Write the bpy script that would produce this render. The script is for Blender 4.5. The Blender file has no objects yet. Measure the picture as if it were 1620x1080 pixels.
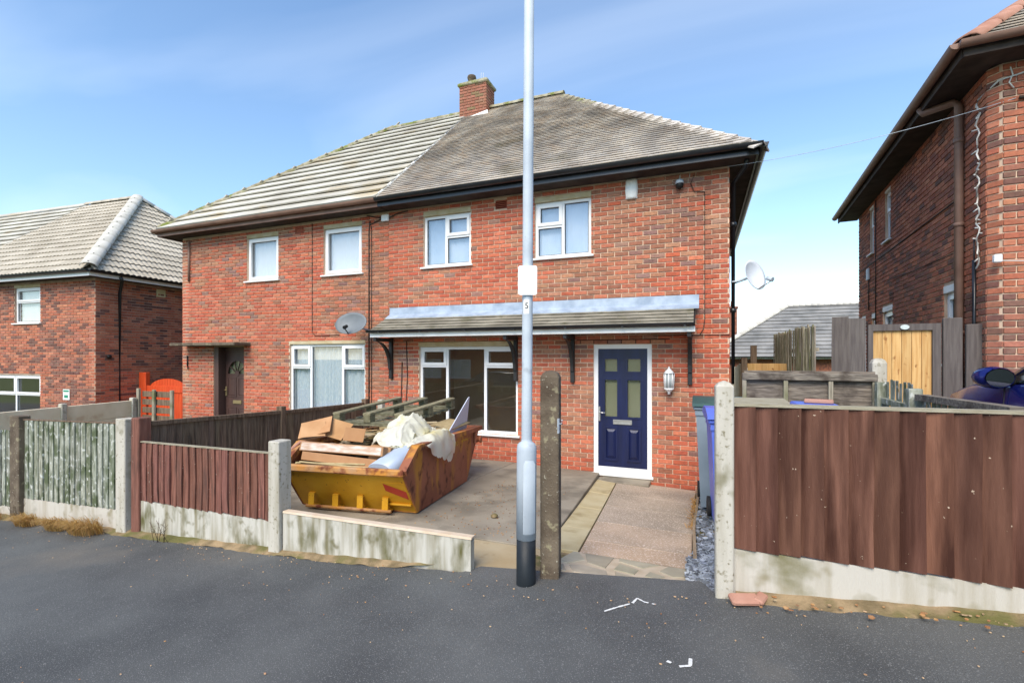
import bpy, bmesh, math, random
from mathutils import Vector, Matrix, noise
random.seed(7)
R = math.radians
S = bpy.context.scene
COL = S.collection

# ------------------------------------------------------------------ camera, sky, sun, exposure
CAM = Vector((0, 0, 1.6)); YAW = R(21.51245); FPX = 759.389
cd = bpy.data.cameras.new('camera'); cam = bpy.data.objects.new('camera', cd); COL.objects.link(cam)
cam.location = CAM; cam.rotation_euler = (R(90), 0, YAW)
cd.sensor_width = 36; cd.lens = FPX * 36 / 1620; cd.shift_y = 24.03 / 1620; cd.clip_end = 2000; cd.clip_start = .05
S.camera = cam

SUN_EL, SUN_AZ = 46, 181          # azimuth measured from +Y clockwise; behind the camera
wd = bpy.data.worlds.new('World'); S.world = wd; wd.use_nodes = True
nt = wd.node_tree; nt.nodes.clear()
def wn(t, **k):
    n = nt.nodes.new(t)
    for a, b in k.items(): setattr(n, a, b)
    return n
out = wn('ShaderNodeOutputWorld'); bg = wn('ShaderNodeBackground'); bg.inputs[1].default_value = .125
sky = wn('ShaderNodeTexSky', sky_type='NISHITA', sun_disc=False, sun_elevation=R(SUN_EL), sun_rotation=R(SUN_AZ), altitude=50, air_density=1.25, dust_density=.3, ozone_density=1.6)
tc = wn('ShaderNodeTexCoord'); sp = wn('ShaderNodeSeparateXYZ'); nt.links.new(tc.outputs['Generated'], sp.inputs[0])
ad = wn('ShaderNodeMath', operation='ADD'); ad.inputs[1].default_value = .12; nt.links.new(sp.outputs[2], ad.inputs[0])
mx = wn('ShaderNodeMath', operation='MAXIMUM'); mx.inputs[1].default_value = .05; nt.links.new(ad.outputs[0], mx.inputs[0])
dx = wn('ShaderNodeMath', operation='DIVIDE'); dy = wn('ShaderNodeMath', operation='DIVIDE')
nt.links.new(sp.outputs[0], dx.inputs[0]); nt.links.new(mx.outputs[0], dx.inputs[1]); nt.links.new(sp.outputs[1], dy.inputs[0]); nt.links.new(mx.outputs[0], dy.inputs[1])
cb = wn('ShaderNodeCombineXYZ'); nt.links.new(dx.outputs[0], cb.inputs[0]); nt.links.new(dy.outputs[0], cb.inputs[1])
mp = wn('ShaderNodeMapping'); mp.inputs['Rotation'].default_value = (0, 0, R(-24)); mp.inputs['Scale'].default_value = (.55, 1.5, 1); mp.inputs['Location'].default_value = (3.1, 1.2, 0); nt.links.new(cb.outputs[0], mp.inputs[0])
cn = wn('ShaderNodeTexNoise'); cn.inputs['Scale'].default_value = .8; cn.inputs['Detail'].default_value = 5; cn.inputs['Roughness'].default_value = .48; cn.inputs['Distortion'].default_value = .5; nt.links.new(mp.outputs[0], cn.inputs[0])
rp = wn('ShaderNodeValToRGB'); rp.color_ramp.elements[0].position = .5; rp.color_ramp.elements[1].position = .85; rp.color_ramp.elements[0].color = (0, 0, 0, 1); rp.color_ramp.elements[1].color = (.34, .34, .34, 1); nt.links.new(cn.outputs[0], rp.inputs[0])
mc = wn('ShaderNodeMix', data_type='RGBA'); mc.inputs[7].default_value = (6.0, 6.5, 7.2, 1)
tint = wn('ShaderNodeMix', data_type='RGBA', blend_type='MULTIPLY'); tint.inputs[0].default_value = 1; tint.inputs[7].default_value = (.90, .985, 1.06, 1); nt.links.new(sky.outputs[0], tint.inputs[6])
nt.links.new(rp.outputs[0], mc.inputs[0]); nt.links.new(tint.outputs[2], mc.inputs[6])
nt.links.new(mc.outputs[2], bg.inputs[0]); nt.links.new(bg.outputs[0], out.inputs[0])

sl = bpy.data.lights.new('sun', 'SUN'); sun = bpy.data.objects.new('sun', sl); COL.objects.link(sun)
sl.energy = 2.6; sl.angle = R(38); sl.color = (1, .9, .76)
el, az = R(SUN_EL), R(SUN_AZ)
sdir = Vector((math.sin(az) * math.cos(el), math.cos(az) * math.cos(el), math.sin(el)))
sun.rotation_euler = (-sdir).to_track_quat('-Z', 'Y').to_euler(); sun.location = (0, -10, 30)
vs = S.view_settings; vs.view_transform = 'Standard'; vs.look = 'None'; vs.exposure = .92; vs.gamma = 1; vs.use_curve_mapping = False
S.render.resolution_x, S.render.resolution_y = 1024, 682

# ------------------------------------------------------------------ helpers
def lin(v): v /= 255; return v / 12.92 if v <= .04045 else ((v + .055) / 1.055) ** 2.4
def C(r, g, b, k=.8): return (lin(r) * k, lin(g) * k, lin(b) * k)
def jit(c, a=.08):
    f = 1 + random.uniform(-a, a); return tuple(max(0, min(1, x * f * (1 + random.uniform(-a, a) * .35))) for x in c)
def pxs(P):            # rough size on the picture, only to choose which pieces become single objects
    d = P - CAM; s, c = math.sin(YAW), math.cos(YAW); z = -d.x * s + d.y * c
    if z < .5: return -1
    u = 810 + FPX * (d.x * c + d.y * s) / z; v = 564 - FPX * d.z / z
    return 1 / z if -20 < u < 1640 and -20 < v < 1100 else -1

MW = {}                # world matrix of every parent, kept by hand
def wm(o): return MW.get(o.name, Matrix.Identity(4)) if o else Matrix.Identity(4)
def props(o, label=None, cat=None, group=None, kind=None):
    if label: o['label'] = label
    if cat: o['category'] = cat
    if group: o['group'] = group
    if kind: o['kind'] = kind
    return o
def thing(name, label, cat, loc=(0, 0, 0), rz=0, group=None):
    o = bpy.data.objects.new(name, None); COL.objects.link(o); o.empty_display_size = .1
    o.location = loc; o.rotation_euler = (0, 0, rz)
    MW[o.name] = Matrix.Translation(Vector(loc)) @ Matrix.Rotation(rz, 4, 'Z')
    return props(o, label, cat, group)
def addobj(name, me, parent=None, loc=None, rot=None, scale=None):
    o = bpy.data.objects.new(name, me); COL.objects.link(o); o.parent = parent
    if loc is not None: o.location = loc
    if rot is not None: o.rotation_euler = rot
    if scale is not None: o.scale = scale
    return o

class M:
    def __init__(s): s.v = []; s.f = []; s.c = []; s.smooth = []
    def add(s, vs, fs, col=(1, 1, 1), sm=False):
        n = len(s.v); s.v += [tuple(p) for p in vs]; s.f += [tuple(i + n for i in f) for f in fs]
        s.c += [col] * len(vs); s.smooth += [sm] * len(fs); return s
    def hexa(s, p, col=(1, 1, 1)):   # 8 corners: bottom 4 ccw, top 4 ccw
        return s.add(p, [(3, 2, 1, 0), (4, 5, 6, 7), (0, 1, 5, 4), (1, 2, 6, 5), (2, 3, 7, 6), (3, 0, 4, 7)], col)
    def box(s, a, b, col=(1, 1, 1), m=None):
        x0, y0, z0 = a; x1, y1, z1 = b
        p = [Vector(q) for q in ((x0, y0, z0), (x1, y0, z0), (x1, y1, z0), (x0, y1, z0), (x0, y0, z1), (x1, y0, z1), (x1, y1, z1), (x0, y1, z1))]
        if m: p = [m @ q for q in p]
        return s.hexa(p, col)
    def cbox(s, a, b, e=.008, col=(1, 1, 1), m=None):   # box with chamfered edges
        a, b = Vector(a), Vector(b); e = min(e, min(b - a) * .45)
        vs, idx = [], {}
        for sx in (0, 1):
            for sy in (0, 1):
                for sz in (0, 1):
                    co = [(a, b)[k][i] for i, k in enumerate((sx, sy, sz))]
                    sg = [1 if k == 0 else -1 for k in (sx, sy, sz)]
                    for ax in range(3):
                        q = [co[i] + (0 if i == ax else sg[i] * e) for i in range(3)]
                        idx[(sx, sy, sz, ax)] = len(vs); vs.append(m @ Vector(q) if m else Vector(q))
        fs = []
        for ax in range(3):
            o1, o2 = (ax + 1) % 3, (ax + 2) % 3
            for sd in (0, 1):
                r = []
                for (p, q) in ((0, 0), (1, 0), (1, 1), (0, 1)):
                    k = [0, 0, 0]; k[ax] = sd; k[o1] = p; k[o2] = q; r.append(idx[(*k, ax)])
                fs.append(tuple(r if sd else r[::-1]))
        for ax in range(3):
            o1, o2 = (ax + 1) % 3, (ax + 2) % 3
            for p in (0, 1):
                for q in (0, 1):
                    k0 = [0, 0, 0]; k0[o1] = p; k0[o2] = q; k1 = list(k0); k1[ax] = 1
                    r = [idx[(*k0, o1)], idx[(*k1, o1)], idx[(*k1, o2)], idx[(*k0, o2)]]
                    fs.append(tuple(r if (p == q) else r[::-1]))
        for sx in (0, 1):
            for sy in (0, 1):
                for sz in (0, 1):
                    r = [idx[(sx, sy, sz, 0)], idx[(sx, sy, sz, 1)], idx[(sx, sy, sz, 2)]]
                    fs.append(tuple(r if (sx + sy + sz) % 2 else r[::-1]))
        return s.add(vs, fs, col)
    def prism(s, poly, axis, a, b, col=(1, 1, 1), m=None):   # polygon in the two other axes extruded along axis
        n = len(poly); vs = []
        for t in (a, b):
            for (p, q) in poly:
                k = [0, 0, 0]; k[axis] = t; k[(axis + 1) % 3] = p; k[(axis + 2) % 3] = q; vs.append(m @ Vector(k) if m else Vector(k))
        fs = [tuple(range(n))[::-1], tuple(range(n, 2 * n))] + [(i, (i + 1) % n, n + (i + 1) % n, n + i) for i in range(n)]
        return s.add(vs, fs, col)
    def tube(s, pts, r, n=8, col=(1, 1, 1), cap=True):
        pts = [Vector(p) for p in pts]; rs = r if isinstance(r, (list, tuple)) else [r] * len(pts); vs = []
        up = Vector((0, 0, 1)); t0 = (pts[1] - pts[0]).normalized()
        if abs(t0.dot(up)) > .95: up = Vector((0, 1, 0))
        for i, p in enumerate(pts):
            t = ((pts[min(i + 1, len(pts) - 1)] - pts[max(i - 1, 0)])).normalized()
            x = up.cross(t)
            if x.length < 1e-4: x = Vector((1, 0, 0)).cross(t)
            x.normalize(); y = t.cross(x)
            vs += [p + (x * math.cos(k * 2 * math.pi / n) + y * math.sin(k * 2 * math.pi / n)) * rs[i] for k in range(n)]
        fs = [(i * n + k, i * n + (k + 1) % n, (i + 1) * n + (k + 1) % n, (i + 1) * n + k) for i in range(len(pts) - 1) for k in range(n)]
        s.add(vs, fs, col, True)
        if cap:
            m = len(s.v) - len(vs); s.f += [tuple(m + k for k in range(n))[::-1], tuple(len(s.v) - n + k for k in range(n))]; s.smooth += [False] * 2
        return s
    def lathe(s, prof, c, n=16, col=(1, 1, 1), m=None):     # prof: (r, z)
        vs = []
        for (r, z) in prof:
            for k in range(n):
                a = k * 2 * math.pi / n; q = Vector((c[0] + r * math.cos(a), c[1] + r * math.sin(a), c[2] + z)); vs.append(m @ q if m else q)
        fs = [(i * n + k, i * n + (k + 1) % n, (i + 1) * n + (k + 1) % n, (i + 1) * n + k) for i in range(len(prof) - 1) for k in range(n)]
        s.add(vs, fs, col, True); m0 = len(s.v) - len(vs)
        s.f += [tuple(m0 + k for k in range(n))[::-1], tuple(len(s.v) - n + k for k in range(n))]; s.smooth += [False] * 2
        return s
    def plate(s, x0, x1, z0, z1, holes, y0, y1, col=(1, 1, 1), m=None):  # slab in the x-z plane with rectangular holes
        xs = sorted({x0, x1, *[min(max(h[i], x0), x1) for h in holes for i in (0, 1)]}); zs = sorted({z0, z1, *[min(max(h[i], z0), z1) for h in holes for i in (2, 3)]})
        def solid(i, j):
            if i < 0 or j < 0 or i >= len(xs) - 1 or j >= len(zs) - 1: return False
            cx, cz = (xs[i] + xs[i + 1]) / 2, (zs[j] + zs[j + 1]) / 2
            return not any(h[0] < cx < h[1] and h[2] < cz < h[3] for h in holes)
        def q(*p):
            p = [Vector(k) for k in p]
            if m: p = [m @ k for k in p]
            s.add(p, [(0, 1, 2, 3)], col)
        for i in range(len(xs) - 1):
            for j in range(len(zs) - 1):
                if not solid(i, j): continue
                a, b, c, d = xs[i], xs[i + 1], zs[j], zs[j + 1]
                q((a, y0, c), (b, y0, c), (b, y0, d), (a, y0, d)); q((b, y1, c), (a, y1, c), (a, y1, d), (b, y1, d))
                if not solid(i - 1, j): q((a, y1, c), (a, y0, c), (a, y0, d), (a, y1, d))
                if not solid(i + 1, j): q((b, y0, c), (b, y1, c), (b, y1, d), (b, y0, d))
                if not solid(i, j - 1): q((a, y1, c), (b, y1, c), (b, y0, c), (a, y0, c))
                if not solid(i, j + 1): q((a, y0, d), (b, y0, d), (b, y1, d), (a, y1, d))
        return s
    def mesh(s, name, mat, inv=None):
        me = bpy.data.meshes.new(name)
        vs = [inv @ Vector(p) for p in s.v] if inv else s.v
        me.from_pydata([tuple(p) for p in vs], [], s.f)
        at = me.attributes.new('col', 'FLOAT_COLOR', 'POINT')
        at.data.foreach_set('color', [x for c in s.c for x in (c[0], c[1], c[2], 1)])
        me.polygons.foreach_set('use_smooth', s.smooth)
        me.materials.append(mat); me.update()
        return me
    def build(s, name, mat, parent=None, world=False, label=None, cat=None, group=None, kind=None, smooth_angle=None):
        inv = wm(parent).inverted() if (world and parent) else None
        o = addobj(name, s.mesh(name, mat, inv), parent)
        MW[o.name] = wm(parent)
        return props(o, label, cat, group, kind)

# ------------------------------------------------------------------ materials
MATS = {}
def pm(name, c1, c2, scale=6, rough=.85, bump=.15, bscale=80, stretch=(1, 1, 1), attr=False, c3=None, s3=3, t3=(.5, .65), st3=(1, 1, 1), metal=0, spec=.3, lo=.35, hi=.65, c4=None, s4=30, t4=(.6, .66), rot=0, transl=0, objrand=False):
    m = bpy.data.materials.new(name); m.use_nodes = True; t = m.node_tree; N = t.nodes; L = t.links
    b = N['Principled BSDF']; b.inputs['Roughness'].default_value = rough; b.inputs['Metallic'].default_value = metal; b.inputs['Specular IOR Level'].default_value = spec
    g = N.new('ShaderNodeNewGeometry')
    pos = g.outputs['Position']
    if objrand:
        oi = N.new('ShaderNodeObjectInfo'); va = N.new('ShaderNodeVectorMath'); va.operation = 'SCALE'; va.inputs[0].default_value = (37, 53, 71); L.new(oi.outputs['Random'], va.inputs['Scale'])
        vb = N.new('ShaderNodeVectorMath'); vb.operation = 'ADD'; L.new(pos, vb.inputs[0]); L.new(va.outputs[0], vb.inputs[1]); pos = vb.outputs[0]
    def nz(sc, st, det=5):
        mpn = N.new('ShaderNodeMapping'); mpn.inputs['Scale'].default_value = st; mpn.inputs['Rotation'].default_value = (0, 0, rot); L.new(pos, mpn.inputs[0])
        n = N.new('ShaderNodeTexNoise'); n.inputs['Scale'].default_value = sc; n.inputs['Detail'].default_value = det; L.new(mpn.outputs[0], n.inputs[0]); return n.outputs[0]
    def ramp(o, a, bb):
        r = N.new('ShaderNodeMapRange'); r.inputs[1].default_value = a; r.inputs[2].default_value = bb; L.new(o, r.inputs[0]); return r.outputs[0]
    def mix(f, a, bb, bt='MIX'):
        x = N.new('ShaderNodeMix'); x.data_type = 'RGBA'; x.blend_type = bt
        if f is None: x.inputs[0].default_value = 1
        else: L.new(f, x.inputs[0])
        for k, q in ((6, a), (7, bb)):
            if isinstance(q, tuple): x.inputs[k].default_value = (*q[:3], 1)
            else: L.new(q, x.inputs[k])
        return x.outputs[2]
    c = mix(ramp(nz(scale, stretch), lo, hi), c1, c2)
    if attr:
        a = N.new('ShaderNodeAttribute'); a.attribute_name = 'col'; c = mix(None, c, a.outputs['Color'], 'MULTIPLY')
    if c3: c = mix(ramp(nz(s3, st3), *t3), c, c3)
    if c4: c = mix(ramp(nz(s4, (1, 1, 1), 2), *t4), c, c4)
    L.new(c, b.inputs['Base Color'])
    if bump:
        bp = N.new('ShaderNodeBump'); bp.inputs['Strength'].default_value = bump; bp.inputs['Distance'].default_value = .01
        L.new(nz(bscale, stretch, 4), bp.inputs['Height']); L.new(bp.outputs[0], b.inputs['Normal'])
    if transl:
        tr = N.new('ShaderNodeBsdfTranslucent'); L.new(c, tr.inputs[0]); ms = N.new('ShaderNodeMixShader'); ms.inputs[0].default_value = transl
        L.new(b.outputs[0], ms.inputs[1]); L.new(tr.outputs[0], ms.inputs[2]); L.new(ms.outputs[0], N['Material Output'].inputs[0])
    MATS[name] = m; return m
def glassmat(name, ior=1.6, tint=(.93, .96, .95), rough=0):
    m = bpy.data.materials.new(name); m.use_nodes = True; N = m.node_tree.nodes; L = m.node_tree.links; N.remove(N['Principled BSDF'])
    tr = N.new('ShaderNodeBsdfTransparent'); tr.inputs[0].default_value = (*tint, 1); gl = N.new('ShaderNodeBsdfGlossy'); gl.inputs['Roughness'].default_value = rough
    lw = N.new('ShaderNodeLayerWeight'); lw.inputs[0].default_value = .5; pw = N.new('ShaderNodeMath'); pw.operation = 'POWER'; pw.inputs[1].default_value = 4; ms = N.new('ShaderNodeMixShader')
    f0 = ((ior - 1) / (ior + 1)) ** 2; fr = N.new('ShaderNodeMath'); fr.operation = 'MULTIPLY_ADD'; fr.inputs[1].default_value = 1 - f0; fr.inputs[2].default_value = f0
    L.new(lw.outputs['Facing'], pw.inputs[0]); L.new(pw.outputs[0], fr.inputs[0]); L.new(fr.outputs[0], ms.inputs[0]); L.new(tr.outputs[0], ms.inputs[1]); L.new(gl.outputs[0], ms.inputs[2]); L.new(ms.outputs[0], N['Material Output'].inputs[0]); return m

W1 = (1, 1, 1)
m_brick = pm('brick', (.72, .72, .74), (1.16, 1.14, 1.1), 26, .92, .5, 160, attr=True, c3=C(205, 175, 155, .55), s3=9, t3=(.62, .95), lo=.25, hi=.75)
m_mortar = pm('mortar', C(222, 196, 170, .95), C(198, 172, 148, .95), 5, .95, .3, 200)
m_mortar_d = pm('mortar_dark', C(204, 178, 156, .85), C(172, 146, 128, .85), 5, .95, .3, 200)
m_plain = pm('plain_tile', C(180, 172, 164, .9), C(218, 210, 200, .9), 1.6, .85, .2, 120, attr=True, c3=C(150, 138, 108, .8), s3=.9, t3=(.6, .8), c4=C(222, 218, 208, .85), s4=22, t4=(.66, .74))
m_bigtile = pm('concrete_tile', C(196, 190, 178, .75), C(226, 222, 210, .75), 1.2, .85, .3, 120, attr=True, c3=C(206, 188, 152, .7), s3=1.1, t3=(.56, .74))
m_rolltile = pm('rolled_tile', C(182, 172, 154), C(210, 200, 182), 1.5, .85, .3, 120, attr=True)
m_hip = pm('hip_tile', C(206, 202, 192), C(228, 224, 214), 3, .85, .3, 120, c3=C(170, 166, 148), s3=5, t3=(.62, .74))
m_moss = pm('mossy_tile', C(150, 140, 112), C(190, 184, 160), 7, .9, .4, 90, c3=C(130, 138, 70), s3=5, t3=(.5, .62))
m_upvc = pm('white_plastic', (.8, .8, .8), (.84, .84, .84), 4, .35, 0, spec=.4)
m_sill = pm('white_sill', (.74, .74, .72), (.82, .82, .8), 6, .5, .05)
m_lintel = pm('concrete_lintel', C(198, 178, 138), C(214, 200, 168), 6, .9, .3)
m_glass = glassmat('window_glass', 2.2, (.96, .97, .97))
m_glass2 = glassmat('frosted_glass', 1.55, (.75, .8, .78), .12)
m_blackpl = pm('black_plastic', (.012, .013, .015), (.022, .023, .026), 5, .3, .02, spec=.5)
m_blackwd = pm('black_paint', (.015, .015, .016), (.03, .029, .028), 5, .5, .2, 60, spec=.4)
m_brownpl = pm('brown_gutter', C(136, 106, 92), C(156, 124, 108), 4, .5, .05)
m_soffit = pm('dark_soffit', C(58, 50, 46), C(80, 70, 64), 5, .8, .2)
m_lead = pm('lead_flashing', C(150, 166, 186), C(186, 200, 216), 5, .55, .2, 30, spec=.4)
m_white = pm('white_paint', C(240, 240, 236, .95), C(250, 250, 248, .95), 6, .6, .1, c3=C(214, 208, 196), s3=7, t3=(.66, .8))
m_room = pm('room_wall', C(214, 194, 162), C(224, 206, 176), 2, .9, 0)
m_curtain = pm('net_curtain', C(206, 224, 240, .95), C(238, 246, 252, .95), 60, .9, 0, stretch=(1, 1, .25), transl=.15)
m_blind = pm('pale_blind', (.84, .86, .9), (.88, .89, .92), 3, .8, 0, transl=.1)
m_sky_sheet = pm('sky_reflection_sheet', C(190, 210, 236, .9), C(222, 232, 246, .9), 1.6, .8, 0, transl=.1)  # pale blue sky reflection of the upper panes, painted on a sheet behind them
m_navy = pm('navy_door', C(13, 24, 66), C(20, 32, 80), 9, .38, .25, 40, stretch=(1, 1, .1), spec=.5)
m_brown_door = pm('brown_door', C(78, 58, 54), C(96, 72, 66), 6, .45, .1, 40, stretch=(1, 1, .1))
m_steel = pm('brushed_steel', (.55, .55, .55), (.68, .68, .68), 20, .3, 0, metal=.9)
m_galv = pm('galvanised_grey', C(190, 200, 210), C(210, 220, 228), 4, .5, .1, 60, c3=C(170, 178, 186), s3=9, t3=(.62, .74))
m_bitumen = pm('black_bitumen', C(30, 35, 40), C(44, 50, 56), 5, .5, .1, c4=C(225, 225, 225), s4=34, t4=(.73, .75))
m_concpost = pm('concrete_post', C(220, 214, 200, .72), C(188, 180, 160, .72), 3, .92, .4, 90, stretch=(5, 5, .5), c3=C(148, 140, 114, .72), s3=34, t3=(.58, .72), c4=C(150, 144, 116, .7), s4=6, t4=(.6, .78), lo=.45, hi=.75)
m_concpost_d = pm('lichened_concrete', C(98, 84, 70, 0.65), C(136, 122, 104, 0.65), 5, .95, .6, 60, c3=C(170, 160, 130, 0.65), s3=11, t3=(.6, .66), c4=C(206, 200, 180, 0.65), s4=60, t4=(.68, .72))
m_gravelb = pm('gravel_board', C(220, 216, 204, .72), C(166, 158, 132, .7), 3.2, .92, .4, 80, stretch=(4, 4, .35), c3=C(112, 108, 66, .7), s3=3, t3=(.5, .7), st3=(2.4, 2.4, .9), lo=.42, hi=.68, c4=C(126, 120, 84, .7), s4=9, t4=(.6, .78))
m_gravelb2 = pm('gravel_board_pale', C(218, 212, 200, .74), C(184, 174, 152, .74), 2.6, .92, .4, 80, stretch=(4, 4, .3), c3=C(136, 130, 92, .72), s3=1.6, t3=(.56, .76), st3=(1.6, 1.6, 2.2), lo=.46, hi=.74, c4=C(160, 150, 118, .72), s4=7, t4=(.6, .8))
m_creamp = pm('cream_concrete', C(240, 228, 202, .95), C(226, 212, 182, .95), 3, .92, .3, 80, c3=C(206, 170, 136, .9), s3=3, t3=(.6, .8))
m_coping = pm('coping_pale', C(222, 198, 170, .75), C(232, 212, 188, .75), 9, .9, .3)
m_fbrown = pm('brown_fence', C(112, 72, 56, .6), C(148, 102, 82, .6), 3.2, .7, .5, 30, stretch=(6, 6, .45), attr=True, c3=C(78, 42, 28, .6), s3=2.2, t3=(.46, .64), st3=(5, 5, .4), c4=C(206, 184, 160), s4=40, t4=(.74, .78), objrand=True)
m_fred = pm('red_brown_fence', C(130, 84, 70, .68), C(160, 110, 94, .68), 6, .85, .5, 30, stretch=(8, 8, .6), attr=True, c3=C(104, 74, 64, .68), s3=5, t3=(.5, .7), st3=(6, 6, .8), c4=C(200, 186, 168), s4=40, t4=(.72, .76), objrand=True)
m_fgreen = pm('green_grey_fence', C(118, 124, 104, .75), C(188, 190, 174, .75), 5, .9, .5, 30, stretch=(5, 5, 1.2), attr=True, c3=C(98, 108, 78, .75), s3=4, t3=(.5, .64), c4=C(220, 222, 214, .75), s4=18, t4=(.58, .7), objrand=True)
m_fdark = pm('weathered_brown_fence', C(112, 92, 74), C(144, 122, 100), 6, .9, .5, 30, stretch=(9, 9, .6), attr=True, c3=C(88, 70, 56), s3=5, t3=(.5, .7), st3=(6, 6, .5), objrand=True)
m_fgrey = pm('grey_wood', C(136, 128, 112), C(186, 176, 156), 6, .9, .5, 30, stretch=(9, 9, .6), attr=True, c3=C(124, 124, 88), s3=3, t3=(.5, .66), objrand=True)
m_fgreyh = pm('grey_wood_flat', C(104, 96, 88), C(156, 146, 132), 6, .9, .5, 20, stretch=(1.2, 9, 9), attr=True, c3=C(84, 74, 66), s3=5, t3=(.52, .66))
m_pine = pm('new_pine', C(206, 156, 96), C(226, 184, 124), 5, .7, .2, 30, stretch=(9, 9, .6), attr=True, c3=C(150, 98, 52), s3=14, t3=(.64, .72), st3=(1, 1, .6))
m_gateframe = pm('dark_grey_timber', C(92, 84, 82), C(112, 104, 100), 5, .85, .3, 30, stretch=(8, 8, .6), attr=True)
m_capwood = pm('pale_cap_rail', C(176, 166, 140, 0.6), C(204, 196, 172, 0.6), 8, .85, .4, 30, stretch=(1.2, 9, 9))
m_orange = pm('orange_paint', C(214, 74, 36), C(228, 92, 46), 4, .55, .15, 30, stretch=(6, 6, .6), attr=True)
m_asphalt = pm('asphalt', C(78, 79, 79), C(106, 107, 105), 1.1, .66, .8, 260, c3=C(132, 120, 104), s3=.55, t3=(.6, .8), c4=C(152, 151, 148), s4=150, t4=(.58, .7), spec=.45)
m_road = pm('road_asphalt', C(70, 72, 74), C(96, 97, 98), 1.4, .8, .7, 200)
m_soil = pm('dirt', C(120, 104, 76), C(170, 146, 112), 8, .95, .8, 60, c3=C(108, 104, 60), s3=3, t3=(.48, .62))
m_patio = pm('patio_concrete', C(148, 138, 122), C(170, 160, 142), 1.6, .9, .4, 120, c3=C(130, 122, 108), s3=2.2, t3=(.5, .66), c4=C(186, 178, 162), s4=60, t4=(.68, .74))
m_patio_front = pm('sandy_concrete', C(190, 168, 130, 0.65), C(206, 188, 154, 0.65), 3, .9, .4, 120, c3=C(170, 146, 104, 0.65), s3=5, t3=(.55, .7))
m_slab = pm('buff_slab', C(190, 172, 130, .8), C(208, 194, 156, .8), 3, .9, .3, 120, c3=C(170, 152, 112, .8), s3=5, t3=(.58, .74))
m_pink = pm('aggregate_concrete', C(166, 152, 134, .85), C(192, 174, 154, .85), 2, .9, .5, 160, attr=True, c4=C(226, 208, 190, .85), s4=70, t4=(.54, .66))
m_crazy = pm('crazy_stone', C(158, 150, 132, .8), C(182, 172, 152, .8), 4, .9, .3, 90, attr=True)
m_pointing = pm('pointing', C(206, 186, 158, 0.65), C(222, 204, 178, 0.65), 9, .95, .3)
m_slate = pm('slate_chips', C(122, 128, 136), C(168, 174, 182), 6, .7, .3, 60, attr=True)
m_timber = pm('edging_timber', C(150, 128, 100), C(178, 156, 126), 8, .9, .4, 30, stretch=(6, 1, 6))
m_dry = pm('dry_grass', C(200, 160, 96), C(222, 190, 130), 9, .9, 0, attr=True, transl=.3)
m_skipy = pm('skip_yellow', C(218, 156, 30), C(236, 178, 48), 3, .5, .25, 30, c3=C(150, 90, 40), s3=5, t3=(.62, .74), c4=C(100, 58, 32), s4=26, t4=(.7, .74), spec=.4)
m_skipr = pm('skip_rust', C(140, 82, 58), C(178, 112, 82), 1.8, .7, .3, 40, c3=C(204, 140, 58), s3=3.0, t3=(.54, .68), st3=(1.5, 1.5, .5), c4=C(104, 58, 42), s4=7, t4=(.58, .72), spec=.3)
m_skipin = pm('skip_rim', C(190, 150, 110), C(206, 140, 60), 6, .7, .3, 40, c3=C(130, 70, 44), s3=8, t3=(.5, .62))
m_card = pm('cardboard', C(190, 146, 106, 0.7), C(210, 168, 128, 0.7), 4, .85, .1, 30, attr=True)
m_ply = pm('board_timber', C(186, 168, 134), C(206, 190, 156), 5, .85, .2, 30, stretch=(3, 3, 3), attr=True)
m_pallet = pm('pallet_wood', C(124, 118, 94), C(160, 152, 124), 6, .9, .4, 30, stretch=(3, 3, 6), attr=True)
m_film = pm('plastic_film', C(244, 242, 226, .9), C(250, 247, 224, .9), 2.4, .3, 0, c3=C(246, 230, 150, .9), s3=3, t3=(.55, .75), transl=.35, spec=.5)
m_whiteb = pm('white_board', C(208, 216, 232), C(216, 224, 238), 3, .5, 0)
m_bluegrey = pm('grey_plastic', C(168, 182, 204), C(184, 196, 214), 3, .35, .02, spec=.5)
m_tape = pm('clear_wrap', C(206, 172, 144), C(236, 222, 208), 9, .18, .1, 30, stretch=(1, 1, 4), spec=.6)
m_red = pm('red_stripe', C(190, 62, 46), C(202, 74, 54), 5, .5, .05)
m_ylw = pm('yellow_print', C(228, 186, 60), C(214, 160, 40), 9, .6, 0)
m_bin = pm('grey_bin', C(130, 146, 160), C(144, 160, 174), 4, .45, .03, spec=.4)
m_binlid = pm('green_lid', C(52, 88, 86), C(64, 100, 96), 4, .45, .03, spec=.4)
m_binblue = pm('blue_bin', C(88, 112, 216), C(104, 128, 228), 4, .4, .03, spec=.4)
m_dishg = pm('grey_dish', C(118, 124, 128), C(132, 138, 142), 5, .5, .1, 200)
m_dishw = pm('white_dish', C(226, 232, 240), C(238, 242, 248), 5, .4, 0)
m_black = pm('black', (.01, .01, .01), (.015, .015, .015), 5, .5, 0)
m_cable = pm('cable', C(60, 50, 46), C(80, 68, 60), 5, .7, 0)
m_cabw = pm('white_cable', C(226, 224, 216), C(240, 238, 232), 5, .6, 0)
m_carp = pm('blue_car_paint', C(28, 36, 110), C(32, 42, 122), 2, .18, 0, metal=.35, spec=.6)
m_cargl = pm('car_glass', (.015, .02, .02), (.02, .028, .028), 2, .03, 0, spec=.8)
m_tyre = pm('tyre', (.015, .015, .015), (.025, .025, .025), 9, .85, .2)
m_terra = pm('terracotta', C(178, 128, 108), C(196, 148, 128), 6, .85, .2)
m_vent = pm('clay_vent', C(150, 74, 56), C(168, 86, 64), 8, .9, .3)
m_cream = pm('cream_vent', C(214, 206, 160), C(226, 220, 180), 5, .7, 0)
m_paintw = pm('worn_white_paint', C(226, 226, 222), C(240, 240, 238), 20, .8, .2)
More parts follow.
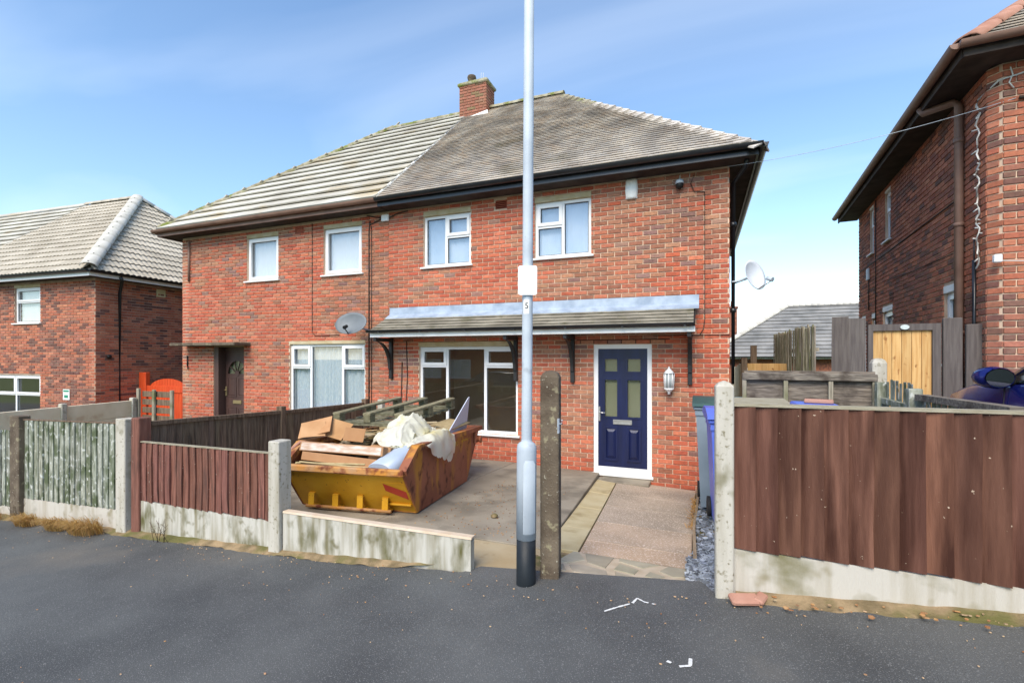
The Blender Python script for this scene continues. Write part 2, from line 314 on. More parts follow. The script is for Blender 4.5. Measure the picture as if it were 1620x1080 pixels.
m_leaf = pm('leaf_litter', C(170, 120, 80), C(206, 168, 120), 30, .9, 0, attr=True)
m_foliage = pm('foliage', C(84, 110, 56, .7), C(120, 140, 80, .7), 3, .8, 0, attr=True, transl=.2)
m_bark = pm('bark', C(90, 76, 60), C(110, 94, 76), 9, .9, .4)
m_grass = pm('lawn', C(84, 104, 52, .7), C(112, 128, 70, .7), 2, .95, .5, 60)
m_green = pm('sign_green', C(60, 150, 120), C(70, 160, 130), 4, .5, 0)
m_copper = pm('dark_vent', C(70, 40, 34), C(84, 48, 40), 5, .8, 0)

m_far = pm('far_brick', C(150, 96, 76), C(172, 112, 88), 12, .9, .1, c3=C(120, 82, 72), s3=9, t3=(.5, .6))
# ------------------------------------------------------------------ brickwork
OR = [C(206, 114, 86, .84), C(198, 106, 78, .84), C(212, 126, 96, .84), C(196, 108, 84, .84), C(204, 120, 94, .84), C(192, 100, 76, .84)]
BR = [C(182, 126, 100, .84), C(172, 116, 92, .84), C(190, 136, 108, .84), C(166, 110, 88, .84), C(194, 120, 94, .84), C(194, 114, 88, .84)]
DK = [C(150, 114, 104, .95), C(140, 104, 94, .95), C(160, 120, 106, .95)]
PAL_MAIN = (OR, BR, DK, .07)
PAL_LEFT = ([C(198, 122, 94, .86), C(188, 112, 86, .86), C(204, 134, 106, .86)], [C(170, 108, 88, .86), C(158, 100, 82, .86), C(182, 120, 98, .86)], [C(130, 92, 82, .86), C(122, 84, 76, .86), C(142, 102, 90, .86)], .22)
PAL_RIGHT = ([C(184, 116, 90, .95), C(174, 106, 82, .95), C(194, 126, 98, .95)], [C(160, 104, 86, .95), C(150, 98, 82, .95), C(170, 112, 92, .95)], [C(132, 96, 84, .95), C(124, 88, 78, .95)], .18)
def variants(pal, mat):
    r = []
    for grp in range(3):
        for k in range(10):
            c = jit(random.choice(pal[grp]), .1); m = M(); m.cbox((-.1065, -.008, -.031), (.1065, .03, .031), .004, c); r.append((grp, m.mesh('brick', mat)))
    return r
def brick_group(pal, x, z, seed):
    n = noise.noise(Vector((x * .55 + seed, z * .9, seed * 1.7)))
    r = random.random()
    if r < pal[3] * (1.4 if n > .05 else .7): return 2
    return 1 if (r < .45 + n * 1.1) else 0
class Bricks:
    def __init__(s, house, pal, seed): s.h = house; s.pal = pal; s.seed = seed; s.rows = []
    def wall(s, p0, p1, z0, z1, holes, mort=None, name='wall', start=0.0, thick=.22, w=None):
        p0, p1 = Vector((*p0, 0)), Vector((*p1, 0)); d = (p1 - p0); Lw = d.length; d.normalize(); ang = math.atan2(d.y, d.x)
        fr = Matrix.Translation(p0) @ Matrix.Rotation(ang, 4, 'Z')
        if w is None:
            bk = M(); bk.plate(0, Lw, z0, z1, holes, .006, thick, m=fr); w = bk.build(name, mort or m_mortar, s.h)
        nrow = int((z1 - z0) / .075)
        for r in range(nrow):
            za = z0 + r * .075 + .0065; zb = za + .062; x = -(.1125 if r % 2 else 0) - start
            while x < Lw - .02:
                a, b = max(x + .006, 0.0), min(x + .219, Lw); x += .225
                if b - a < .03: continue
                segs = [(a, b)]
                for h in holes:
                    if zb > h[2] + .02 and za < h[3] - .02:
                        ns = []
                        for (p, q) in segs:
                            if q <= h[0] or p >= h[1]: ns.append((p, q)); continue
                            if h[0] - p > .03: ns.append((p, h[0] - .003))
                            if q - h[1] > .03: ns.append((h[1] + .003, q))
                        segs = ns
                for (p, q) in segs: s.rows.append((w, fr, p, q, za, zb))
        return w
    def finish(s, n=300, mat=None, far=False):
        mat = mat or m_brick; H = wm(s.h); full = []
        sc = []
        for i, (w, fr, p, q, za, zb) in enumerate(s.rows):
            if abs((q - p) - .213) < .002:
                sc.append((pxs(H @ fr @ Vector(((p + q) / 2, 0, za))), i))
        sc = sorted([k for k in sc if k[0] > 0], reverse=True)[:n]; pick = {i for _, i in sc}
        va = variants(s.pal, mat); byg = [[m for g, m in va if g == k] for k in range(3)]; mm = {}
        for i, (w, fr, p, q, za, zb) in enumerate(s.rows):
            P = fr @ Vector(((p + q) / 2, 0, (za + zb) / 2)); g = brick_group(s.pal, P.x + P.y, P.z, s.seed); off = random.uniform(-.003, .002)
            if i in pick:
                a = math.atan2(fr[1][0], fr[0][0]); o = addobj('brick', random.choice(byg[g]), w, fr @ Vector(((p + q) / 2, off, (za + zb) / 2)), (random.uniform(-.01, .01), 0, a + random.uniform(-.008, .008)))
            else:
                m = mm.setdefault(w.name, (w, M()))[1]; c = jit(random.choice(s.pal[g]), .1); y0 = -.007 + off; e = .003
                vs = [fr @ Vector(k) for k in ((p + e, y0, za + e), (q - e, y0, za + e), (q - e, y0, zb - e), (p + e, y0, zb - e), (p, .008, za), (q, .008, za), (q, .008, zb), (p, .008, zb))]
                m.add(vs, [(0, 1, 2, 3), (4, 5, 1, 0), (5, 6, 2, 1), (6, 7, 3, 2), (7, 4, 0, 3)], c)
        for k, (w, m) in mm.items(): m.build('brickwork', mat, w, kind='stuff')

# ------------------------------------------------------------------ roofs
def tile_mesh(style, w, g, t, l, r, col, m, fr):
    lap = g * .35
    if style == 'roll':
        n = max(3, int(round((r - l) / .03))); top, bot, up = [], [], []
        for i in range(n + 1):
            x = l + (r - l) * i / n; ph = ((x % .15) / .15); h = .032 * max(0, math.sin(ph * math.pi)) ** 1.0
            top.append(fr @ Vector((x, 0, t * 2.0 + h))); bot.append(fr @ Vector((x, .004, t * 1.35 + h * .9))); up.append(fr @ Vector((x, g + lap, t * .4 + h)))
        k = n + 1; fs = [(i, i + 1, 2 * k + i + 1, 2 * k + i) for i in range(n)] + [(k + i, k + i + 1, i + 1, i) for i in range(n)]
        m.add(top + bot + up, fs, col); return
    lo, hi = t * 1.0, 0.0
    vs = [fr @ Vector(q) for q in ((l, 0, lo + t * .45), (r, 0, lo + t * .45), (r, g + lap, hi), (l, g + lap, hi), (l, 0, lo + t * 1.15), (r, 0, lo + t * 1.15), (r, g + lap, hi + t * .5), (l, g + lap, hi + t * .5))]
    m.add(vs, [(4, 5, 6, 7), (0, 1, 5, 4), (1, 2, 6, 5), (3, 0, 4, 7), (3, 2, 1, 0)], col)
STY = {'plain': (.168, .1, .022, m_plain), 'big': (.33, .36, .042, m_bigtile), 'roll': (.3, .30, .026, m_rolltile)}
def tone(style):
    if style == 'plain':
        return random.choice([(1, 1, 1), (.85, .84, .84), (1.1, 1.08, 1.04), (.94, .9, .86), (1.0, .93, .86)])
    if style == 'big': f = random.uniform(.92, 1.06); return (f, f, f * .98)
    f = random.uniform(.93, 1.06); return (f, f, f)
def slope(roof, house, O, U, V, Ls, lb, rb, style, n=300, budget=None):
    """O eave start, U along the eave, V up the slope (unit), lb/rb: bound along U as function of distance up"""
    O, U, V = Vector(O), Vector(U).normalized(), Vector(V).normalized(); Nn = U.cross(V)
    w, g, t, mat = STY[style]; H = wm(house); out = []
    base = Matrix((U.to_4d(), V.to_4d(), Nn.to_4d(), (0, 0, 0, 1))).transposed(); 
    for i in range(3): base[3][i] = 0
    base[3][3] = 1
    base = Matrix.Translation(O) @ base
    i = 0; y = -.04
    while y < Ls - g * .3:
        ym = max(0, y + g * .5); l0, r0 = lb(ym), rb(ym); x = math.floor(l0 / w) * w - (w / 2 if i % 2 and style != 'roll' else 0)
        while x < r0 - .01:
            a, b = max(x, l0), min(x + w, r0); 
            if b - a > .02: out.append((a, b - (.002 if style != 'roll' else 0), y))
            x += w
        y += g; i += 1
    sc = sorted(((pxs(H @ base @ Vector(((a + b) / 2, y, 0))), k) for k, (a, b, y) in enumerate(out) if abs(b - a - w) < .004), reverse=True)
    pick = {k for s_, k in sc[:n] if s_ > 0}; mm = M(); va = []
    for k in range(6):
        m = M(); tile_mesh(style, w, g, t, -w / 2, w / 2 - (.002 if style != 'roll' else 0), tone(style), m, Matrix.Identity(4)); va.append(m.mesh('roof_tile', mat))
    q = base.to_euler()
    for k, (a, b, y) in enumerate(out):
        if k in pick:
            xx = a + w / 2
            addobj('roof_tile', random.choice(va), roof, base @ Vector((xx, y + random.uniform(-.004, .004), random.uniform(0, .002))), q)
        else:
            f2 = base @ Matrix.Translation((0, y + random.uniform(-.004, .004), random.uniform(0, .003))); tile_mesh(style, w, g, t, a, b, tone(style), mm, f2)
    if mm.v: mm.build('roof_tiles', mat, roof, kind='stuff')
    return base
def half_tiles(parent, a, b, r, n, mat, name='ridge_tile', flat=.75, lift=.0, dots=False, group=None):
    a, b = Vector(a), Vector(b); d = (b - a); L = d.length / n; d.normalize(); x = d.cross(Vector((0, 0, 1))).normalized(); up = x.cross(d)
    for i in range(n):
        p = a + d * (L * i); m = M(); vs = []
        for (t, k) in ((0, 1.06), (L * 1.02, .97)):
            for j in range(9):
                an = math.pi * (j / 8) * 1.1 - math.pi * .05; vs.append(p + d * t + x * math.cos(an) * r * k + up * (math.sin(an) * r * flat * k + lift - .02))
        nn = 9; fs = [(j + 1, j, nn + j, nn + j + 1) for j in range(8)]
        vs2 = [v - up * .018 for v in vs[:9]]; m.add(vs + vs2, fs + [(j, j + 1, 18 + j + 1, 18 + j) for j in range(8)], W1, True)
        o = m.build(name, mat, parent)
        if dots:
            e = M(); q = p + d * (L * .12) + up * (r * flat + lift - .012); e.lathe([(.014, -.01), (.014, .008), (.006, .012)], q, 8); e.build('peg', m_black, o)
def gutter(parent, a, b, mat, r=.06, name='gutter'):
    a, b = Vector(a), Vector(b); d = (b - a).normalized(); x = d.cross(Vector((0, 0, 1))).normalized(); m = M(); n = 9
    for (rr, dirn) in ((r, 1), (r * .86, -1)):
        vs = []
        for p in (a, b):
            for j in range(n):
                an = -math.pi * j / (n - 1); vs.append(p + x * math.cos(an) * rr + Vector((0, 0, math.sin(an) * rr * 1.05)))
        m.add(vs, [((j, j + 1, n + j + 1, n + j) if dirn > 0 else (j + 1, j, n + j, n + j + 1)) for j in range(n - 1)], W1, True)
    for p in (a, b):
        m.add([p + x * math.cos(-math.pi * j / 8) * r + Vector((0, 0, math.sin(-math.pi * j / 8) * r)) for j in range(9)], [tuple(range(9))])
    return m.build(name, mat, parent)

# ------------------------------------------------------------------ windows and doors
def window(house, x0, x1, z0, z1, cells, y=.05, sill=True, lintel=True, back=None, name='window', fmat=None, fr=None, gl=None, sillmat=None):
    """cells: (a,b,c,d,opens) as fractions of the frame"""
    w, h = x1 - x0, z1 - z0; fr = fr or Matrix.Identity(4); fmat = fmat or m_upvc
    cs = [(x0 + a * w, x0 + b * w, z0 + c * h, z0 + d * h, o) for a, b, c, d, o in cells]
    f = .05; m = M(); m.plate(x0, x1, z0, z1, [(a + (f if a == x0 else f / 2), b - (f if b == x1 else f / 2), c + (f if c == z0 else f / 2), d - (f if d == z1 else f / 2)) for a, b, c, d, o in cs], y, y + .07, m=fr)
    W = m.build(name, fmat, house)
    for a, b, c, d, o in cs:
        a += f if a == x0 else f / 2; b -= f if b == x1 else f / 2; c += f if c == z0 else f / 2; d -= f if d == z1 else f / 2
        e = .006
        if o:
            m = M(); e = .042; m.plate(a - .012, b + .012, c - .012, d + .012, [(a + e, b - e, c + e, d - e)], y - .02, y + .045, m=fr); m.build('casement', fmat, W)
        m = M(); m.box((a + e - .003, y + .03, c + e - .003), (b - e + .003, y + .036, d - e + .003), m=fr); m.build('pane', gl or m_glass, W)
        g = .007; m = M(); m.plate(a + e - .001, b - e + .001, c + e - .001, d - e + .001, [(a + e + g, b - e - g, c + e + g, d - e - g)], y + .022, y + .03, m=fr); m.build('glazing_seal', m_black, W)
    if sill:
        m = M(); m.cbox((x0 - .05, -.055, z0 - .035), (x1 + .05, y + .05, z0 - .002), .006, m=fr); m.build('sill', sillmat or m_sill, W)
    if lintel:
        m = M(); m.cbox((x0 - .004, -.004, z1 + .003), (x1 + .004, y + .1, z1 + .09), .004, m=fr); m.build('lintel', m_lintel, W)
    if back:
        m = M(); n = int(w / .018); vs = []
        amp = .018 if back is m_curtain else .004
        for i in range(n + 1):
            x = x0 + .03 + (w - .06) * i / n; yy = y + .10 + amp * math.sin(i * .9 + math.sin(i * .23) * 2)
            vs += [fr @ Vector((x, yy, z0 - .02)), fr @ Vector((x, yy, z1 + .01))]
        m.add(vs, [(2 * i, 2 * i + 2, 2 * i + 3, 2 * i + 1) for i in range(n)], W1, True); m.build('curtain' if back is m_curtain else 'blind_or_sky_sheet', back, W)  # in the main house's upper windows this sheet is coloured as reflected sky
    return W
def interior(house, x0, x1, y0, y1, z0, z1, floors, zf):
    m = M(); m.box((x0, y0, z0), (x1, y1, z1)); m.f = [f[::-1] for f in m.f]
    # drop the front face so that windows look in
    m.f = [f for f in m.f if not all(abs(m.v[i][1] - y0) < 1e-6 for i in f)]; m.smooth = [False] * len(m.f)
    for z in floors: m.box((x0 + .01, y0, z), (x1 - .01, y1 - .01, z + .2))
    m.box((x0 + .01, y0 + .9, z0 + .01), (x1 - .01, y1 - .02, zf))
    return m.build('room', m_room, house)

def eaves(house, x0, x1, ya, zs, ze, hipL, hipR, ov, depth, gm, fasc):
    """soffit, fascia and gutter round the visible sides"""
    m = M(); xl, xr = (x0 - ov if hipL else x0 + .002), (x1 + ov if hipR else x1 - .002)
    m.box((xl + .01, ya - ov + .012, zs), (xr - .01, .02, zs + .03))
    if hipR: m.box((x1 - .02, .02, zs), (xr - .01, depth + ov - .05, zs + .03))
    if hipL: m.box((xl + .01, .02, zs), (x0 + .02, depth + ov - .05, zs + .03))
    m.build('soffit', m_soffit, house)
    m = M(); m.box((xl, ya - ov - .012, zs - .015), (xr, ya - ov + .012, ze)); m.build('fascia', fasc, house)
    gutter(house, (xl - (.06 if hipL else 0), ya - ov - .075, ze + .01), (xr + (.06 if hipR else 0), ya - ov - .075, ze + .01), gm)
    if hipR:
        m = M(); m.box((xr - .012, ya - ov + .014, zs - .015), (xr + .012, depth + ov, ze)); m.build('fascia', fasc, house)
        gutter(house, (xr + .075, ya - ov - .06, ze + .01), (xr + .075, depth + ov, ze + .01), gm)
    if hipL:
        m = M(); m.box((xl - .012, ya - ov + .014, zs - .015), (xl + .012, depth + ov, ze)); m.build('fascia', fasc, house)
        gutter(house, (xl - .075, depth + ov, ze + .01), (xl - .075, ya - ov - .06, ze + .01), gm)

def roof_of(house, x0, x1, depth, ze, zr, hipL, hipR, ov, style, nf=300, sidestyle=None, ns=0, mat=None):
    xl, xr = (x0 - ov if hipL else x0), (x1 + ov if hipR else x1); yf, yb = -ov - .03, depth + ov; b = (yb - yf) / 2; yr = yf + b
    rl, rr = (xl + b if hipL else xl), (xr - b if hipR else xr)
    m = M(); A, B, Cc, D_ = (xl, yf, ze), (xr, yf, ze), (xr, yb, ze), (xl, yb, ze); E, F = (rl, yr, zr), (rr, yr, zr)
    m.add([A, B, Cc, D_, E, F], [(0, 1, 5, 4), (2, 3, 4, 5), (1, 2, 5), (3, 0, 4), (3, 2, 1, 0)])
    roof = m.build('roof', mat or STY[style][3], house)
    rise = zr - ze; Ls = math.hypot(b, rise); kx = b / Ls; V = (0, b / Ls, rise / Ls)
    slope(roof, house, (0, yf, ze + .004), (1, 0, 0), V, Ls, (lambda s: xl + s * kx) if hipL else (lambda s: xl), (lambda s: xr - s * kx) if hipR else (lambda s: xr), style, nf)
    if hipR:   # side slope to the right
        slope(roof, house, (xr, 0, ze + .004), (0, 1, 0), (-b / Ls, 0, rise / Ls), Ls, lambda s: yf + s * kx, lambda s: yb - s * kx, sidestyle or style, ns)
    if hipL:
        slope(roof, house, (xl, 0, ze + .004), (0, -1, 0), (b / Ls, 0, rise / Ls), Ls, lambda s: -yb + s * kx, lambda s: -yf - s * kx, sidestyle or style, ns)
    return roof, dict(xl=xl, xr=xr, yf=yf, yb=yb, yr=yr, rl=rl, rr=rr, b=b)

# ================================================================== THE SETTING
def gz(x):
    if x > 0: return .09 + .095 * min(x, 9)
    if x > -3.7: return .09 + .0757 * x
    return -.19 + .052 * (max(x, -30) + 3.7)
def ter(x, y):
    z = gz(x)
    if y > 3.3: z -= .11 * (min(y, 8.2) - 3.3) + .14
    elif y < 3.0: z -= .16
    else: z -= .15
    if y > 12: z -= .02 * (min(y, 30) - 12)
    return z
m = M(); xs = [-400, -200, -80, -40] + [-30 + i for i in range(45)] + [20, 40, 80, 200, 400]; ys = [-400, -120, -40, -20, -10, -6, -3, 0, 2, 3.0, 3.3, 3.6, 4.5, 5.5, 6.5, 7.4, 8.2, 10, 12, 16, 20, 25, 30, 50, 100, 250, 500]
vs = [(x, y, ter(x, y)) for y in ys for x in xs]; n = len(xs)
m.add(vs, [(j * n + i, j * n + i + 1, (j + 1) * n + i + 1, (j + 1) * n + i) for j in range(len(ys) - 1) for i in range(n - 1)], W1, True)
m.build('ground', m_grass, None, kind='structure')

def edge_y(x):     # ragged edge of the footway along the boundaries
    b = 3.27 + .03 * noise.noise(Vector((x * 1.3, 0, 0))) + .02 * noise.noise(Vector((x * 5, 3, 0)))
    if -1.62 < x < .06: b = 3.40 + .05 * (x + 1.6) + .015 * noise.noise(Vector((x * 4, 9, 0)))
    return b
def strip(name, x0, x1, nx, yf, yb, ny, zf, mat, kind='structure', thick=0):
    m = M(); vs = []
    for j in range(ny + 1):
        for i in range(nx + 1):
            x = x0 + (x1 - x0) * i / nx; y = yf(x) + (yb(x) - yf(x)) * j / ny; vs.append((x, y, zf(x, y)))
    k = nx + 1; m.add(vs, [(j * k + i, j * k + i + 1, (j + 1) * k + i + 1, (j + 1) * k + i) for j in range(ny) for i in range(nx)], W1, True)
    return m.build(name, mat, None, kind=kind)
def und(x, y): return .006 * noise.noise(Vector((x * .8, y * .8, 0)))
strip('footway', -40, 40, 800, lambda x: -1.7, edge_y, 12, lambda x, y: gz(x) - .004 + und(x, y), m_asphalt)
strip('road', -60, 60, 60, lambda x: -7.6, lambda x: -1.82, 4, lambda x, y: gz(x) - .12, m_road)
m = M()
for i in range(100):
    x = -45 + i * .915; m.cbox((x + .003, -1.83, 0), (x + .912, -1.69, .2), .012, m=Matrix.Translation((0, 0, gz(x + .45) - .2)))
m.build('kerb', m_concpost, None, kind='structure')
# dirt along the foot of the fences
strip('dirt_verge', -12, -1.66, 400, lambda x: 3.21 + .12 * max(0, min(1, (x + 2.4) / .74)) + .05 * noise.noise(Vector((x * 2.2, 5, 0))) + .02 * noise.noise(Vector((x * 9, 5, 0))), lambda x: 3.36, 4, lambda x, y: gz(x) - .012 + .045 * max(0, min(1, (y - 3.19) / .12)) + .010 * noise.noise(Vector((x * 8, y * 8, 2))), m_soil)
strip('dirt_verge', .2, 1.95, 100, lambda x: 3.17 + .05 * noise.noise(Vector((x * 2.2, 5, 0))) + .02 * noise.noise(Vector((x * 9, 5, 0))), lambda x: 3.36, 4, lambda x, y: gz(x) - .012 + .045 * max(0, min(1, (y - 3.19) / .12)) + .010 * noise.noise(Vector((x * 8, y * 8, 2))), m_soil)

# patio of grey concrete, two joints, and the pale sandy apron at the front
def zpat(x, y): return -.25 + .052 * (7.873 - y) - .05 * max(0, min(1, (x + 2.9) / 1.3)) * max(0, min(1, (y - 4) / 3.8))
def zpath(x, y): return -.45 + .104 * (7.873 - y) + .085 * max(0, min(1, (-.75 - x) / .75)) * max(0, min(1, (y - 4) / 3.8))
def xl_strip(y): return -1.289 - .0776 * (y - 4.397)
def xr_strip(y): return -.964 - .0756 * (y - 3.971)
def slabpoly(m, pts, zf, th=.05, col=W1, up=0):
    n = len(pts); c = Vector((sum(p[0] for p in pts) / n, sum(p[1] for p in pts) / n)); vs = []
    for (k, dz) in ((1, -.006), (.0, 0)):
        for p in pts:
            v = Vector(p); q = v if k else v + (c - v).normalized() * .006; vs.append((q.x, q.y, zf(q.x, q.y) + dz + up))
    vs += [(p[0], p[1], zf(p[0], p[1]) - th) for p in pts]
    fs = [tuple(range(n, 2 * n))] + [(i, (i + 1) % n, n + (i + 1) % n, n + i) for i in range(n)] + [(2 * n + i, 2 * n + (i + 1) % n, (i + 1) % n, i) for i in range(n)]
    m.add(vs, fs, col); return m
def ori(p):   # make ccw
    a = sum(p[i][0] * p[(i + 1) % len(p)][1] - p[(i + 1) % len(p)][0] * p[i][1] for i in range(len(p)))
    return p if a > 0 else p[::-1]
m = M(); slabpoly(m, ori([(-6.2, 3.5), (xl_strip(3.5) - .06, 3.5), (xl_strip(7.86) - .06, 7.86), (-6.2, 7.86)]), lambda x, y: zpat(x, y) - .03, .2)
patio = m.build('patio', m_soil, None, kind='structure')
ysp = [3.93, 5.35, 6.75, 7.86]; xsp = [-6.2, -4.7, -3.05, None]
for j in range(3):
    for i in range(3):
        y0, y1 = ysp[j] + .004, ysp[j + 1] - .004; x0 = xsp[i] + .004
        a = (xsp[i + 1] - .004 if xsp[i + 1] else xl_strip(y0)); b = (xsp[i + 1] - .004 if xsp[i + 1] else xl_strip(y1)); m = M()
        dz = random.uniform(-.003, .003)
        slabpoly(m, ori([(x0, y0), (a, y0), (b, y1), (x0, y1)]), lambda x, y: zpat(x, y) + dz, .2); m.build('concrete_slab', m_patio, patio)
m = M(); slabpoly(m, ori([(-3.5, 3.36), (-1.0, 3.38), (-1.22, 3.92), (-3.5, 3.92)]), lambda x, y: zpat(x, min(y, 3.93)) - .006 - (.05 * max(0, 3.93 - y)), .2); m.build('threshold_slab', m_patio_front, patio)

# path: buff slab strip, aggregate concrete bays, crazy paving at the front
m = M(); slabpoly(m, ori([(-1.70, 7.86), (-.07, 7.86), (-.05, 3.5), (-1.25, 3.46)]), lambda x, y: zpath(x, y) - .03, .2)
path = m.build('path', m_soil, None, kind='structure')
ys = [3.98, 4.35, 4.732, 5.2, 5.655, 6.3, 6.95, 7.5, 7.85]
ys = [3.985, 4.732, 5.655, 6.6, 7.55, 7.85]
for j in range(len(ys) - 1):
    a, b = ys[j] + .004, ys[j + 1] - .004; m = M(); dz = random.uniform(-.004, .004)
    slabpoly(m, ori([(xl_strip(a) + .006, a), (xr_strip(a) - .006, a), (xr_strip(b) - .006, b), (xl_strip(b) + .006, b)]), lambda x, y: zpath(x, y) + dz); m.build('paving_slab', m_slab if j < 4 else m_patio, path)
ys = [3.95, 4.36, 5.1, 5.95, 6.75, 7.60, 7.86]; tones = [(1.14, 1.0, .88), (1.08, .99, .91), (.92, .91, .9), (.88, .88, .87), (.9, .89, .87), (.98, .96, .92)]
for j in range(len(ys) - 1):
    a, b = ys[j] + .003, ys[j + 1] - .003; m = M()
    slabpoly(m, ori([(xr_strip(a) + .008, a), (-.075, a - .02), (-.08, b - .02), (xr_strip(b) + .008, b)]), zpath, col=tones[j]); m.build('concrete_bay', m_pink, path)
# crazy paving: bed of pale pointing with stones on it
m = M(); slabpoly(m, ori([(-1.12, 3.42), (-.02, 3.50), (-.06, 3.955), (-1.0, 3.975)]), lambda x, y: zpath(x, y) + .0, .1); bed = m.build('pointing_bed', m_pointing, path)
CR = [[(-1.10, 3.44), (-.93, 3.46), (-.99, 3.6), (-1.08, 3.62)], [(-1.06, 3.66), (-.97, 3.64), (-.86, 3.78), (-.95, 3.95), (-1.0, 3.96)], [(-.88, 3.47), (-.62, 3.47), (-.66, 3.60), (-.86, 3.66), (-.95, 3.61)],
      [(-.83, 3.72), (-.68, 3.66), (-.66, 3.95), (-.90, 3.95)], [(-.62, 3.66), (-.46, 3.62), (-.44, 3.74), (-.60, 3.82)], [(-.61, 3.87), (-.42, 3.79), (-.30, 3.93), (-.62, 3.95)], [(-.57, 3.48), (-.34, 3.49), (-.30, 3.55), (-.44, 3.57), (-.60, 3.61)],
      [(-.39, 3.62), (-.29, 3.60), (-.24, 3.68), (-.36, 3.74)], [(-.30, 3.78), (-.19, 3.70), (-.09, 3.74), (-.08, 3.93), (-.24, 3.93)], [(-.25, 3.56), (-.26, 3.51), (-.06, 3.52), (-.07, 3.69), (-.17, 3.66)]]
for p in CR:
    m = M(); f = random.uniform(.88, 1.1); slabpoly(m, ori(p), zpath, .03, (f, f * random.uniform(.97, 1.03), f * random.uniform(.94, 1.0)), up=.006); m.build('paving_stone', m_crazy, path)

# timber edging and slate chippings on the bank beside it
m = M(); n = 22
for i in range(n):
    y0, y1 = 4.1 + 3.6 * i / n, 4.1 + 3.6 * (i + 1) / n; f = lambda y: -.055 + .012 * math.sin(y * 2.1)
    p = [Vector((f(y0) - .013, y0, zpath(0, y0) - .06)), Vector((f(y0) + .013, y0, zpath(0, y0) - .06)), Vector((f(y1) + .013, y1, zpath(0, y1) - .06)), Vector((f(y1) - .013, y1, zpath(0, y1) - .06))]
    q = [v + Vector((0, 0, .125 + .02 * math.sin(v.y * 3))) for v in p]; m.hexa(p + q)
m.build('timber_edging', m_timber, None, label='thin weathered timber edging board beside the path and slate chippings', cat='edging')
def zbank(x, y): return zpath(x, y) + .03 + .55 * max(0, min(x + .04, .35)) * min(1, max(0, (y - 3.5) / .9))
strip('gravel_bank', -.045, 1.55, 24, lambda x: 3.42, lambda x: 7.85, 40, lambda x, y: zbank(x, y) - .012, m_soil)
m = M()
for i in range(3000):
    y = random.uniform(3.43, 7.7) if random.random() < .6 else random.uniform(3.4, 4.6); x = random.uniform(-.05, .42 if y > 3.45 else .1); r = random.uniform(.014, .036) * (1.35 if y < 4.4 else 1)
    if y < 4.15: x = random.uniform(-.09, .12)
    z = zbank(x, y) + random.uniform(-.004, .014); a = random.uniform(0, 6.3); k = random.choice((3, 4, 4, 5)); f = random.choice((.35, .55, .75, .95, 1.2, 1.35))
    rot = Matrix.Translation((x, y, z)) @ Matrix.Rotation(a, 4, 'Z') @ Matrix.Rotation(random.uniform(-.7, .7), 4, 'X')
    pts = [(r * random.uniform(.7, 1.1) * math.cos(t * 6.283 / k), r * random.uniform(.5, .8) * math.sin(t * 6.283 / k)) for t in range(k)]
    m.prism(pts, 2, -.003, .004, (f, f, f * random.uniform(.97, 1.04)), m=rot)
m.build('slate_chippings', m_slate, None, kind='stuff', label='blue grey slate chippings between the path edging and the fence')

# ================================================================== MAIN HOUSE (right half of the pair)
WIN_A = [(0, .47, 0, 1, 0), (.47, 1, 0, .57, 0), (.47, 1, .57, 1, 1)]
WIN_B = [(0, .5, 0, .57, 0), (0, .5, .57, 1, 1), (.5, 1, 0, 1, 0)]
WIN_3 = [(0, .29, 0, .77, 0), (0, .29, .77, 1, 1), (.29, .68, 0, 1, 0), (.68, 1, 0, .77, 0), (.68, 1, .77, 1, 1)]
D0 = 7.873
A = thing('semi_detached_house', 'red brick house with navy front door, tiled canopy and small plain roof tiles', 'house', (0, D0, 0))
ZS, ZE, ZR, OV, DEP = 4.45, 4.56, 8.0, .35, 7.1
holes = [(-2.68, -1.697, 3.29, 4.345), (-4.912, -3.915, 3.29, 4.345), (-5.009, -2.996, .215, 1.88), (-1.655, -.728, -.33, 1.80), (-3.42, -3.2, 4.23, 4.38)]
bk = Bricks(A, PAL_MAIN, 3.3)
bk.wall((-5.7, 0), (.39, 0), -.6, ZS, [(a + 5.7, b + 5.7, c, d) for a, b, c, d in holes])
bk.wall((.39, 0), (.39, DEP), -.6, ZS, [])
m = M(); m.box((-5.84, 3.26, 6.9), (-5.10, 3.74, 8.6)); chim = m.build('chimney', m_mortar_d, A)
bk2 = Bricks(A, ([C(176, 122, 100), C(168, 114, 94)], [C(166, 126, 100), C(154, 120, 96)], [C(138, 114, 90), C(144, 126, 94)], .12), 8.1)
bk2.wall((-5.85, 3.25), (-5.09, 3.25), 7.2, 8.63, [], w=chim); bk2.wall((-5.09, 3.25), (-5.09, 3.75), 7.2, 8.63, [], w=chim); bk2.wall((-5.85, 3.75), (-5.85, 3.25), 7.2, 8.63, [], w=chim)
bk2.finish(120); bk.finish(300)
m = M(); m.cbox((-5.9, 3.2, 8.60), (-5.04, 3.80, 8.68), .02); m.cbox((-5.86, 3.24, 8.68), (-5.08, 3.76, 8.71), .02); m.build('chimney_cap', m_moss, A)
m = M(); m.lathe([(.10, 0), (.10, .1), (.085, .14), (.10, .16), (.12, .22), (.11, .27), (.04, .31)], (-5.62, 3.5, 8.70), 12); m.build('chimney_pot', m_concpost_d, A)
m = M(); m.tube([(-5.3, 3.4, 8.7), (-5.3, 3.4, 8.95)], .004, 5); m.tube([(-5.24, 3.4, 8.7), (-5.24, 3.4, 8.93)], .004, 5); m.build('aerial_stub', m_cabw, A)
m = M(); m.add([(-5.6, 3.2, 7.66), (-5.02, 3.2, 7.7), (-5.04, 3.22, 7.86), (-5.62, 3.22, 7.76), (-5.6, 3.19, 7.64), (-5.02, 3.19, 7.68)], [(0, 1, 2, 3), (4, 5, 1, 0)]); m.build('chimney_flashing', m_white, A)
